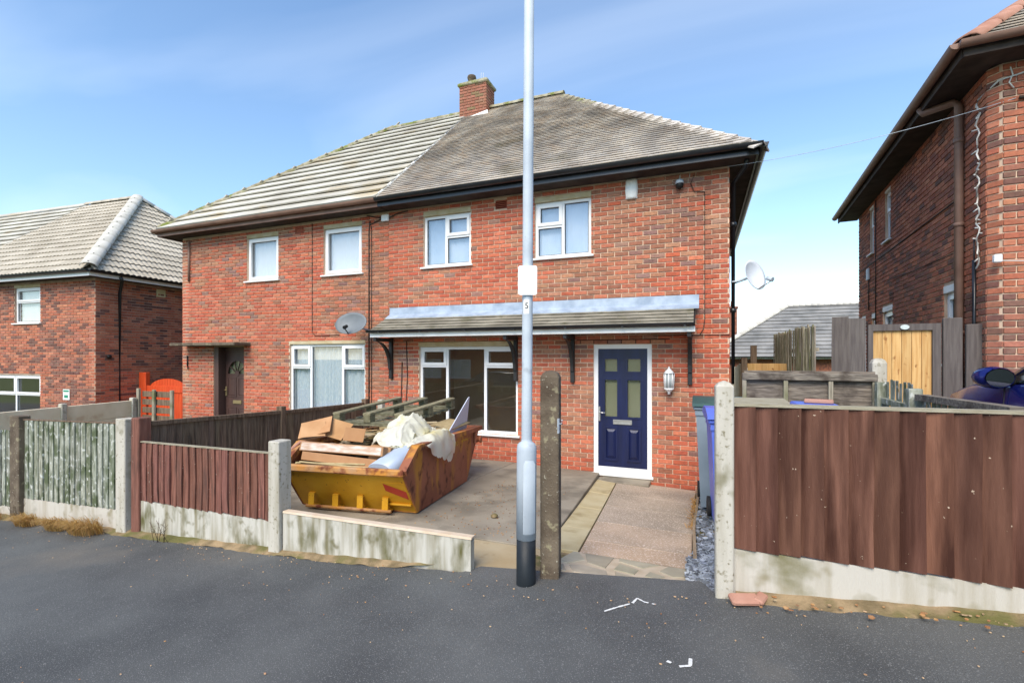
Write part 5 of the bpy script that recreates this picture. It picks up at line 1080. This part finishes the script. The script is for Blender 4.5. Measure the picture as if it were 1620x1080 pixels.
# ================================================================== BINS
def wheelie(label, x, y, z, rz, h, body, lid, w=.58, dp=.72):
    b = thing('wheelie_bin', label, 'bin', (x, y, z), rz); k = .80; zt = h - .1; zb = .04
    def ring(s_, z_, oy=0): return [Vector((sx * w / 2 * s_, sy * dp / 2 * s_ + oy, z_)) for sx, sy in ((-1, -1), (1, -1), (1, 1), (-1, 1))]
    m = M(); vs = ring(k, zb) + ring(.96, zt - .12) + ring(1.0, zt - .1) + ring(1.0, zt); m.add(vs, [(3, 2, 1, 0)] + [(4 * j + i, 4 * j + (i + 1) % 4, 4 * j + 4 + (i + 1) % 4, 4 * j + 4 + i) for j in range(3) for i in range(4)] + [(12, 13, 14, 15)]); m.build('bin_body', body, b)
    m = M(); m.cbox((-w / 2 - .02, -dp / 2 - .02, zt - .045), (w / 2 + .02, dp / 2 + .02, zt - .005), .012); m.build('bin_rim', body, b)
    m = M(); pts = [(-dp / 2 - .04, zt), (-dp / 2 - .035, zt + .035), (-dp * .2, zt + .085), (dp * .2, zt + .085), (dp / 2, zt + .045), (dp / 2 + .02, zt)]; m.prism(pts, 0, -w / 2 - .03, w / 2 + .03); m.build('bin_lid', lid, b)
    m = M(); m.tube([(-w / 2 + .03, dp / 2 + .06, zt + .02), (w / 2 - .03, dp / 2 + .06, zt + .02)], .017, 8)
    for sx in (-1, 1): m.tube([(sx * (w / 2 - .05), dp / 2 - .02, zt - .02), (sx * (w / 2 - .05), dp / 2 + .06, zt + .02)], .015, 6)
    m.build('bin_handle', body, b)
    for sx in (-1, 1):
        m = M(); m.lathe([(.1, -.022), (.1, .022)], (0, 0, 0), 18, m=Matrix.Translation((sx * (w / 2 * .86), dp / 2 * .9, .1)) @ Matrix.Rotation(R(90), 4, 'Y')); m.build('bin_wheel', m_tyre, b)
    return b
wheelie('grey wheelie bin with green lid beside the house corner', .235, 6.15, -.15, R(0), 1.29, m_bin, m_binlid, .60, .66)
wheelie('bright blue wheelie bin behind the pale fence post', .31, 5.05, -.02, R(4), 1.15, m_binblue, m_binblue, .50, .56)
m = M(); m.cbox((-.32, -.2, 0), (.20, .2, .012), .003, m=Matrix.Translation((.52, 4.75, 1.19)) @ Matrix.Rotation(R(6), 4, 'Z') @ Matrix.Rotation(R(6), 4, 'X')); m.build('pale_board', m_capwood, None, label='pale flat board lying across the bins behind the brown fence', cat='board')
m = M(); m.cbox((.72, 4.35, .82), (.98, 4.65, 1.185), .02); m.cbox((.70, 4.33, 1.186), (1.0, 4.67, 1.225), .012); m.cbox((.70, 4.35, .32), (1.0, 4.65, .815), .02); m.build('recycling_box', m_binblue, None, label='blue recycling box showing above the brown fence', cat='recycling box')
m = M(); m.cbox((-.1, -.05, 0), (.1, .05, .03), .006, m=Matrix.Translation((.88, 4.5, 1.227)) @ Matrix.Rotation(R(-12), 4, 'Z')); m.build('loose_brick', m_terra, None, label='loose red brick weighing down the blue recycling box', cat='brick')

# ================================================================== WALL FITTINGS
def dish(name, label, c, aim_, ra, rb, mat, arm_from, lnb=.34):
    """aim_: direction the dish looks"""
    t = thing(name, label, 'satellite dish', c); z = Vector(aim_).normalized(); x = Vector((0, 0, 1)).cross(z).normalized(); y = z.cross(x)
    F = Matrix((x.to_4d(), y.to_4d(), z.to_4d(), (0, 0, 0, 1))).transposed()
    for i in range(3): F[3][i] = 0
    F[3][3] = 1; F = Matrix.Translation(c) @ F
    m = M(); n, k = 28, 6; vs = [F @ Vector((0, 0, 0))]
    for j in range(1, k + 1):
        for i in range(n): a = 2 * math.pi * i / n; q = j / k; vs.append(F @ Vector((ra * q * math.cos(a), rb * q * math.sin(a), .07 * q * q)))
    fs = [(0, 1 + i, 1 + (i + 1) % n) for i in range(n)] + [(1 + (j - 1) * n + i, 1 + j * n + i, 1 + j * n + (i + 1) % n, 1 + (j - 1) * n + (i + 1) % n) for j in range(1, k) for i in range(n)]
    m.add(vs, fs, W1, True); q0 = len(vs); vs2 = [v - z * .008 for v in vs]; m.add(vs2, [f[::-1] for f in fs], W1, True)
    o1 = 1 + (k - 1) * n; m.f += [(o1 + (i + 1) % n, o1 + i, q0 + o1 + i, q0 + o1 + (i + 1) % n) for i in range(n)]; m.smooth += [False] * n
    m.build('reflector', mat, t, world=True)
    m = M(); e = F @ Vector((0, -rb * .95, .05)); l = F @ Vector((0, -rb * .75, lnb)); m.tube([F @ Vector((0, -rb * .3, -.02)), e, l], .011, 6); m.build('feed_arm', m_steel if mat is m_dishw else m_black, t, world=True)
    m = M(); m.tube([l - (l - F @ Vector((0, 0, .05))).normalized() * -.0, l + (F @ Vector((0, 0, .05)) - l).normalized() * .09], [.035, .03], 10); m.build('receiver', m_galv if mat is m_dishw else m_black, t, world=True)
    m = M(); m.tube([F @ Vector((0, 0, -.01)), F @ Vector((0, 0, -.07)), Vector(arm_from) + Vector((0, 0, .0)), ], .018, 8); m.lathe([(.05, 0), (.05, .02)], arm_from, 8); m.build('wall_bracket', m_galv, t, world=True)
dish('satellite_dish', 'dark grey mesh satellite dish beside the canopy above the curtained window', (-6.20, 7.42, 2.21), (.10, -.88, .38), .335, .23, m_dishg, (-6.05, 7.85, 2.1), lnb=.22)
dish('satellite_dish', 'white satellite dish on the corner downpipe of the house', (.70, 8.0, 2.80), (.72, -.62, .25), .22, .235, m_dishw, (.47, 8.0, 2.72), lnb=.30)
t = thing('alarm_box', 'white curved alarm bell box high on the brick wall', 'alarm box', (-1.04, D0, 4.28)); m = M(); n = 10; vs = []
for j in range(n + 1):
    z = -.155 + .31 * j / n; w = .082 + .018 * math.cos(math.pi * (j / n - .5)); dpt = .05 + .025 * math.sin(math.pi * j / n)
    vs += [(-w, -.012, z), (-w * .8, -dpt, z), (w * .8, -dpt, z), (w, -.012, z)]
m.add(vs, [(4 * j + i, 4 * j + i + 1, 4 * j + 5 + i, 4 * j + 4 + i) for j in range(n) for i in range(3)] + [(3, 2, 1, 0), tuple(4 * n + i for i in range(4))], W1, True); m.build('bell_cover', m_white, t); m = M(); m.box((-.09, -.012, -.15), (.09, -.009, .15)); m.build('back_plate', m_upvc, t)
t = thing('security_light', 'small dark dome security camera under the eaves', 'camera', (-.31, D0, 4.22)); m = M(); m.lathe([(.05, .09), (.062, .06), (.062, .03)], (0, -.07, 0), 16); m.cbox((-.045, -.07, .02), (.045, -.009, .1), .01); m.build('housing', m_galv, t)
m = M(); m.lathe([(.058, .028), (.058, 0), (.045, -.03), (.02, -.045)], (0, -.07, 0), 16); m.build('dome', m_black, t)
m = M(); m.tube([(.0, -.02, .1), (-.0, -.015, .18)], .006, 5); m.tube([(.14, -.015, .13), (.15, -.015, .19)], .006, 5); m.build('cable_tail', m_cabw, t)
t = thing('wall_lantern', 'white coach lantern on the wall beside the navy door', 'wall lamp', (-.462, D0 - .1, 1.22))
m = M(); m.lathe([(.085, .12), (.06, .155), (.03, .185), (.012, .2), (.014, .215), (.004, .23)], (0, 0, 0), 8); m.lathe([(.02, -.2), (.02, -.17), (.05, -.14), (.075, -.12), (.075, -.105)], (0, 0, 0), 8); m.build('lantern_cap', m_upvc, t)
for i in range(8):
    a = i * math.pi / 4; m = M(); m.tube([(.066 * math.cos(a), .066 * math.sin(a), -.11), (.074 * math.cos(a), .074 * math.sin(a), .125)], .008, 5); m.build('lantern_bar', m_upvc, t)
m = M(); m.lathe([(.056, -.11), (.066, .12)], (0, 0, 0), 16); m.build('lantern_glass', pm('lantern_glass', C(196, 204, 204), C(206, 214, 214), 4, .25, 0, transl=.3), t); m = M(); m.lathe([(.012, -.1), (.012, -.02), (.024, .02), (.015, .06)], (0, 0, 0), 10); m.build('bulb', m_white, t)
m = M(); m.tube([(0, .09, -.02), (0, .05, -.13), (0, 0, -.13)], .012, 6); m.lathe([(.05, 0), (.05, .02)], (0, 0, 0), 12, m=Matrix.Translation((0, .108, 0)) @ Matrix.Rotation(R(90), 4, 'X')); m.build('wall_mount', m_upvc, t)
t = thing('junction_box', 'small white cable junction box under the brown gutter', 'junction box', (-5.76, D0, 4.31)); m = M(); m.cbox((-.085, -.06, -.06), (.085, -.009, .07), .012); m.build('box_cover', m_upvc, t); m = M(); m.tube([(.08, -.02, 0), (.25, -.02, .06), (.5, -.02, .09)], .012, 6); m.tube([(-.08, -.02, .02), (-.25, -.02, .05), (-.45, -.02, .1)], .012, 6); m.build('cable_tail', m_cable, t)
# overhead wires between the houses
def wire(label, a, b, sag, r=.005, n=24, mat=None):
    a, b = Vector(a), Vector(b); m = M(); m.tube([a.lerp(b, i / n) - Vector((0, 0, sag * 4 * (i / n) * (1 - i / n))) for i in range(n + 1)], r, 5); m.build('overhead_wire', mat or m_cable, None, label=label, cat='wire')
wire('thin overhead telephone wire strung between the two brick houses', (.36, 7.75, 4.40), (3.22, 6.94, 4.44), .08, .0035, mat=m_galv)
m = M(); m.tube([(3.24, 6.93, 4.44), (3.34, 6.91, 4.42), (3.36, 6.91, 4.52), (3.37, 6.91, 4.82)], .018, 6); m.build('wall_cable', m_cable, None, label='black cable bend on the front corner of the right house', cat='cable')
# string of icicle lights on the right house corner
t = thing('icicle_lights', 'white string of unlit icicle lights hanging from the eaves corner', 'string lights', (3.05, 7.0, 4.75))
m = M(); pts = [RHp for RHp in ((.9, -.03, 4.85), (.62, -.03, 4.80), (.35, -.03, 4.72), (.05, -.03, 4.66))]; Rm = wm(RH)
m.tube([Rm @ Vector(p) for p in pts], .008, 5); path_ = [Rm @ Vector((-.03 + .012 * math.sin(k * 1.9), .24 + .03 * math.sin(k * 1.3), 4.66 - .058 * k)) for k in range(36)]; path_[0] = Rm @ Vector((.05, -.03, 4.66)); m.tube(path_, .010, 5); m.build('light_cable', m_cabw, t, world=True)
for k in range(2, 34):
    m = M(); p = path_[k]; q = p + Vector((random.uniform(-.05, .05), random.uniform(-.05, .05), random.uniform(-.05, .02))); m.tube([p, q], [.006, .009], 5); m.build('bulb', m_cabw, t, world=True)
for x in (.62, .35, .15, .78):
    m = M(); p = Rm @ Vector((x, -.03, 4.79)); m.tube([p, p + Vector((.02, 0, -.09)), p + Vector((-.01, 0, -.17)), p + Vector((.03, 0, -.24))], .007, 5); m.build('icicle_strand', m_cabw, t, world=True)
t = thing('junction_box', 'small white cable box at the corner of the right house', 'junction box', (3.02, 6.95, 2.68)); m = M(); m.cbox((.0, -.06, -.04), (.07, -.0, .05), .01, m=Matrix.Rotation(RHd, 4, 'Z')); m.build('box_cover', m_upvc, t); m = M(); m.tube([(.06, -.03, -.02), (.3, -.04, -.04), (.8, -.07, -.04)], .006, 5); m.build('cable_tail', m_cabw, t)

# ================================================================== CARS
def car(label, loc, rz, paint):
    """nose towards +y, wheels on z=0; length 4.1, width 1.74"""
    c = thing('parked_car', label, 'car', loc, rz)
    # stations: y, zlow, zbelt, half width low, half width belt
    ST = [(-2.0, .42, .86, .62, .60), (-1.92, .30, .98, .74, .72), (-1.6, .24, 1.0, .82, .80), (-1.0, .22, 1.0, .86, .83), (0, .22, .98, .87, .84), (.7, .22, .96, .87, .83), (1.0, .22, .94, .87, .82), (1.45, .24, .89, .86, .80), (1.85, .28, .80, .82, .74), (2.1, .34, .68, .74, .64), (2.2, .42, .56, .6, .54)]
    m = M(); vs = []; K = 9
    for (y, zl, zb_, wl, wb) in ST:
        mid = zl + (zb_ - zl) * .55
        half = [(wl * .92, zl), (wl, zl + .08), (wl * 1.01, mid), (wb * 1.01, zb_ - .04), (wb * .94, zb_ + .0), (wb * .6, zb_ + .035), (0, zb_ + .05)]
        ringp = half + [(-x, z) for x, z in half[-2::-1]]
        vs += [(x, y, z) for x, z in ringp]
    n = 13; fs = [(j * n + i, j * n + i + 1, (j + 1) * n + i + 1, (j + 1) * n + i) for j in range(len(ST) - 1) for i in range(n - 1)]
    fs = [f[::-1] for f in fs] + [((j + 1) * n, (j + 1) * n + n - 1, j * n + n - 1, j * n) for j in range(len(ST) - 1)] + [tuple(range(n)), tuple((len(ST) - 1) * n + i for i in range(n))[::-1]]
    m.add(vs, fs, W1, True); m.build('car_body', paint, c)
    # greenhouse: roof plus pillars, glass set in between
    rf = [(-1.62, 1.30), (-1.45, 1.42), (-.7, 1.485), (0, 1.47), (.28, 1.42)]; m = M(); vs = []
    for (y, z) in rf: vs += [(s_ * w_, y, z + dz) for s_, w_, dz in ((-1, .60, -.03), (-1, .5, 0), (-1, .25, .015), (1, .25, .015), (1, .5, 0), (1, .60, -.03))]
    m.add(vs, [(j * 6 + i, j * 6 + i + 1, (j + 1) * 6 + i + 1, (j + 1) * 6 + i) for j in range(len(rf) - 1) for i in range(5)], W1, True); m.build('car_roof', paint, c)
    for s_ in (-1, 1):
        m = M()
        def pil(a, b, r=.032): m.tube([a, Vector(a).lerp(Vector(b), .5) + Vector((s_ * .012, 0, .01)), b], r, 6)
        pil((s_ * .76, 1.02, .93), (s_ * .59, .28, 1.39)); pil((s_ * .80, -.28, .97), (s_ * .60, -.28, 1.44)); pil((s_ * .78, -1.55, .98), (s_ * .6, -1.42, 1.39), .05); pil((s_ * .6, .28, 1.39), (s_ * .6, -1.5, 1.40), .025); m.build('pillar', paint, c)
        for (ya, yb, ta, tb) in ((.95, -.25, .27, -.25), (-.31, -1.50, -.31, -1.42)):
            m = M(); m.add([(s_ * .795, ya, .95), (s_ * .80, yb, .985), (s_ * .605, tb, 1.42), (s_ * .60, ta, 1.385)], [(0, 1, 2, 3)]); m.build('side_window', m_cargl, c)
        m = M(); F = Matrix.Translation((s_ * .93, .83, .99)) @ Matrix.Rotation(R(-s_ * 12), 4, 'Z')
        prof_ = [(-.06, .90), (-.05, 1.0), (0, 1.04), (.06, .92), (.1, .62), (.12, .2)]
        vs = [];
        for (y, k) in prof_:
            for i in range(12): a = i * math.pi / 6; vs.append(F @ Vector((.115 * k * math.cos(a), y, .082 * k * math.sin(a))))
        m.add(vs, [(j * 12 + i, j * 12 + (i + 1) % 12, (j + 1) * 12 + (i + 1) % 12, (j + 1) * 12 + i) for j in range(5) for i in range(12)] + [tuple(range(12)), tuple(60 + i for i in range(12))[::-1]], W1, True); m.f = [f[::-1] for f in m.f]; mr = m.build('door_mirror', paint, c); m = M(); m.add([F @ Vector((.096 * math.cos(i * math.pi / 8), -.0625, .068 * math.sin(i * math.pi / 8))) for i in range(16)], [tuple(range(16))]); m.build('mirror_glass', m_cargl, mr)
        m = M(); m.tube([(s_ * .78, .86, .95), (s_ * .90, .84, .96)], .03, 8); m.build('mirror_arm', m_black, mr)
        m = M(); m.cbox((s_ * .855 - .02, -.12, .80), (s_ * .855 + .02, .06, .83), .01); m.build('door_handle', paint, c)
        m = M(); m.tube([(s_ * .872, .74, .40), (s_ * .872, .82, .7), (s_ * .845, .86, .93)], .004, 4); m.tube([(s_ * .872, -.27, .35), (s_ * .872, -.27, .7), (s_ * .85, -.27, .95)], .004, 4); m.build('door_seam', m_black, c)
        m = M(); m.lathe([(.02, -.0), (.11, .02), (.10, .05)], (0, 0, 0), 14, m=Matrix.Translation((s_ * .58, 1.98, .64)) @ Matrix.Rotation(R(-70), 4, 'X')); m.build('headlight', m_glass2, c)
        m = M(); m.cbox((s_ * .64 - .08, -2.0, .62), (s_ * .64 + .08, -1.93, .86), .02); m.build('tail_light', m_red, c)
        for y in (-1.25, 1.28):
            m = M(); m.lathe([(.2, -.1), (.30, -.1), (.32, -.07), (.32, .07), (.30, .1), (.2, .1)], (0, 0, 0), 24, m=Matrix.Translation((s_ * .78, y, .32)) @ Matrix.Rotation(R(90), 4, 'Y')); wh = m.build('tyre', m_tyre, c)
            m = M(); m.lathe([(.02, .09), (.18, .095), (.205, .105), (.205, .08)], (0, 0, 0), 18, m=Matrix.Translation((s_ * .78, y, .32)) @ Matrix.Rotation(R(90 * s_), 4, 'Y')); m.build('rim', m_steel, wh)
    m = M(); m.add([(-.75, 1.06, .955), (.75, 1.06, .955), (.58, .29, 1.40), (-.58, .29, 1.40), (0, 1.10, .975), (0, .31, 1.43)], [(0, 4, 5, 3), (4, 1, 2, 5)], W1, True); m.build('windscreen', m_cargl, c)
    m = M(); m.add([(.66, -1.9, .98), (-.66, -1.9, .98), (-.52, -1.6, 1.33), (.52, -1.6, 1.33)], [(0, 1, 2, 3)]); m.build('rear_window', m_cargl, c)
    m = M(); m.cbox((-.26, 2.185, .44), (.26, 2.215, .55), .008); m.build('number_plate', m_upvc, c)
    return c
bc = car('dark blue car parked on the drive in front of the pine gate', (3.02, 3.97, .425), R(2), m_carp); bc.rotation_euler = (R(1.9), 0, R(2))
strip('driveway', 1.66, 6.5, 20, lambda x: 3.25, lambda x: 6.9, 10, lambda x, y: .425 + .033 * (y - 3.97), m_patio)
m_carg = pm('dark_green_car', C(40, 52, 50), C(44, 58, 54), 2, .2, 0, metal=.3, spec=.6)
car('dark car parked on the far side of the road', (-9.6, -5.6, gz(-9.6) - .1), R(90), m_carg)

# ================================================================== PLANTS AND LITTER
def tuft(label, x, y, n, r, h, lean=(0, -.5), name='dry_grass_tuft'):
    m = M()
    for i in range(n):
        a = random.uniform(0, 6.28); q = r * math.sqrt(random.random()); bx_, by_ = x + q * math.cos(a) * 1.5, y + q * math.sin(a) * .6; z = gz(bx_) + .0; hh = h * random.uniform(.5, 1.1); w = random.uniform(.0015, .003)
        d = Vector((random.uniform(-.9, .9) + lean[0], random.uniform(-.7, .4) + lean[1], 0)); p = Vector((bx_, by_, z)); f = random.uniform(.7, 1.1); s_ = Vector((-d.y, d.x, 0)).normalized() * w
        P1, P2, P3 = p + d * hh * .25 + V((0, 0, hh * .55)), p + d * hh * .6 + V((0, 0, hh * .8)), p + d * hh * 1.05 + V((0, 0, hh * .7))
        m.add([p - s_, p + s_, P1 - s_, P1 + s_, P2 - s_ * .7, P2 + s_ * .7, P3], [(0, 1, 3, 2), (2, 3, 5, 4), (4, 5, 6)], (f, f * random.uniform(.86, 1), f * random.uniform(.7, 1)))
    m.build(name, m_dry, None, label=label, cat='dry grass', group='dry grass tufts below the green fence')
for (x, n, r, h, lab) in ((-8.3, 420, .17, .17, 'dry straw coloured grass tuft beyond the dark concrete post'), (-7.4, 420, .13, .17, 'small dry grass tuft just beside the dark concrete post'), (-6.78, 460, .13, .17, 'dry grass tuft below the middle of the green panel'), (-6.25, 560, .17, .2, 'largest dry grass tuft next to the pale slotted post')):
    tuft(lab, x, 3.17, n, r, h)
def weed(label, x, y, n, h, group='leafless weed stems along the fence foot'):
    m = M()
    for i in range(n):
        p = Vector((x + random.uniform(-.08, .08), y + random.uniform(-.03, .03), gz(x))); d = Vector((random.uniform(-.5, .5), random.uniform(-.3, .1), 1)).normalized(); l = h * random.uniform(.6, 1)
        m.tube([p, p + d * l * .5 + V((random.uniform(-.02, .02), 0, 0)), p + d * l], [.003, .0025, .001], 4)
        for k in range(4): q = p + d * l * random.uniform(.3, .95); e = Vector((random.uniform(-1, 1), random.uniform(-.5, .5), random.uniform(.2, 1))).normalized() * l * .2; m.tube([q, q + e], [.002, .0008], 4)
    m.build('dead_weed', m_bark, None, label=label, cat='weed', group=group)
weed('bare brown weed stems against the red brown panel', -5.05, 3.2, 7, .32); weed('bare brown weed stems against the dark concrete post', -7.7, 3.22, 5, .34, None)
# straw along the timber edging
m = M()
for i in range(260):
    y = random.uniform(5.2, 7.1); x = -.085 + random.gauss(0, .022); z = zpath(x, y) + .01; a = random.uniform(0, 6.28); l = random.uniform(.02, .06); d = Vector((math.cos(a), math.sin(a), random.uniform(0, .9))) * l; s_ = Vector((-d.y, d.x, 0)).normalized() * .005; p = Vector((x, y, z)); f = random.uniform(.7, 1.1)
    m.add([p - s_, p + s_, p + d + s_ * .5, p + d - s_ * .5], [(0, 1, 2, 3)], (f, f * .85, f * .7))
m.build('dead_moss', m_dry, None, kind='stuff', label='golden dead moss and straw along the path edging')
# leaves and flecks on the footway, grit on the patio
m = M()
for i in range(300):
    x = random.uniform(-7, 2.2); y = min(edge_y(x) - .02, 3.25 - abs(random.gauss(0, .28))) if random.random() < .8 else random.uniform(1.2, 3.1); z = gz(x) + und(x, y) + .002; r = random.uniform(.002, .006); a = random.uniform(0, 6.3); c = random.choice([(1.3, 1.5, 1.9), (1.2, 1.4, 1.7), (1, .9, .8), (1.4, 1.6, 2.0)])
    m.prism([(r * math.cos(a + k * 1.57) * (1.6 if k % 2 else .7), r * math.sin(a + k * 1.57)) for k in range(4)], 2, 0, .004, c, m=Matrix.Translation((x, y, z)))
for i in range(44):
    x = random.uniform(.2, 2.2); y = random.uniform(3.12, 3.28); r = random.uniform(.004, .014); a = random.uniform(0, 6.3); c = random.choice([(.85, .8, .8), (1, .95, .85), (.8, .95, 1.2)])
    m.prism([(r * math.cos(a + k * 1.2) * 1.3, r * math.sin(a + k * 1.2)) for k in range(5)], 2, 0, .006, c, m=Matrix.Translation((x, y, gz(x) + .022)) @ Matrix.Rotation(random.uniform(-.4, .4), 4, 'X'))
for i in range(260):
    y = random.uniform(4, 6.4); x = random.uniform(-2.7, -1.6); r = random.uniform(.003, .008); m.prism([(r, 0), (0, r), (-r, 0), (0, -r * 1.3)], 2, 0, .004, random.choice([(1.1, 1.05, .9), (.5, .4, .35)]), m=Matrix.Translation((x, y, zpat(x, y) + .001)) @ Matrix.Rotation(random.uniform(0, 3), 4, 'Z'))
m.build('litter_flecks', m_leaf, None, kind='stuff', label='scattered leaves, chips and flecks on the footway and patio')
for (x, y, s_, rz, lab) in ((.24, 3.2, .085, 20, 'broken terracotta brick piece lying at the foot of the pale post'), (.33, 3.24, .06, 70, 'small terracotta shard beside the broken brick piece')):
    m = M(); m.cbox((-s_, -s_ * .5, 0), (s_, s_ * .5, s_ * .45), s_ * .14, m=Matrix.Translation((x, y, gz(x) + .012)) @ Matrix.Rotation(R(rz), 4, 'Z') @ Matrix.Rotation(R(14), 4, 'X')); m.build('broken_brick', m_terra, None, label=lab, cat='brick')
m = M(); c0 = Vector((-2.02, 4.62, zpat(0, 4.62) + .02)); m.lathe([(.012, -.02), (.035, -.012), (.04, .005), (.02, .022)], c0, 9); m.build('dark_clod', m_soil, None, label='small dark clod lying on the concrete patio', cat='clod')
# worn white paint scribble on the footway
def paint(name, pts, w, label):
    m = M(); P = [Vector((x, y, gz(x) + und(x, y) + .0015)) for x, y in pts]
    for i in range(len(P) - 1):
        d = (P[i + 1] - P[i]); k = max(2, int(d.length / .02)); s_ = Vector((-d.y, d.x, 0)).normalized()
        for j in range(k):
            if random.random() < .16: continue
            a, b = P[i] + d * (j / k), P[i] + d * ((j + 1) / k + .02); wa, wb = w * random.uniform(.5, 1.2), w * random.uniform(.5, 1.2)
            m.add([a - s_ * wa, b - s_ * wb, b + s_ * wb, a + s_ * wa, *[q - Vector((0, 0, .004)) for q in (a - s_ * wa, b - s_ * wb, b + s_ * wb, a + s_ * wa)]], [(0, 1, 2, 3)])
    m.build(name, m_paintw, None, label=label, cat='paint mark')
paint('paint_mark', [(-.55, 2.93), (-.48, 3.0), (-.40, 3.07), (-.38, 3.14), (-.33, 3.10), (-.24, 3.08)], .008, 'worn white paint squiggle on the asphalt before the path')
paint('paint_mark', [(-.16, 2.52), (-.10, 2.49), (-.05, 2.51), (-.05, 2.57)], .008, 'small worn white paint hook on the asphalt')
# tree far behind the roofs
t = thing('broadleaf_tree', 'green tree top showing beside the far grey roof', 'tree', (2.2, 46, -1)); m = M(); m.tube([(2.2, 46, -1), (2.25, 46, 1.4), (2.2, 46.1, 3)], [.25, .2, .08], 8); m.tube([(2.22, 46, 1.2), (1.4, 46, 2.6)], [.1, .04], 6); m.tube([(2.22, 46, 1.3), (3.0, 46, 2.7)], [.1, .04], 6); m.build('trunk', m_bark, t, world=True); m = M()
for i in range(2600):
    p = Vector((random.gauss(0, 1), random.gauss(0, 1), random.gauss(0, 1))).normalized() * random.uniform(.4, 1) ** .5; q = Vector((2.0 + p.x * 2.0, 46 + p.y * 1.6, 2.4 + p.z * 1.15)); q += Vector((noise.noise(q * 1.5), noise.noise(q * 1.5 + V((5, 0, 0))), noise.noise(q * 1.5 + V((0, 5, 0))))) * .5
    a = Vector((random.uniform(-1, 1), random.uniform(-1, 1), random.uniform(-1, 1))).normalized() * .09; b = a.orthogonal().normalized() * .05; f = random.uniform(.6, 1.2); m.add([q - a, q + b, q + a, q - b], [(0, 1, 2, 3)], (f, f, f * .8))
m.build('crown', m_foliage, t, world=True)
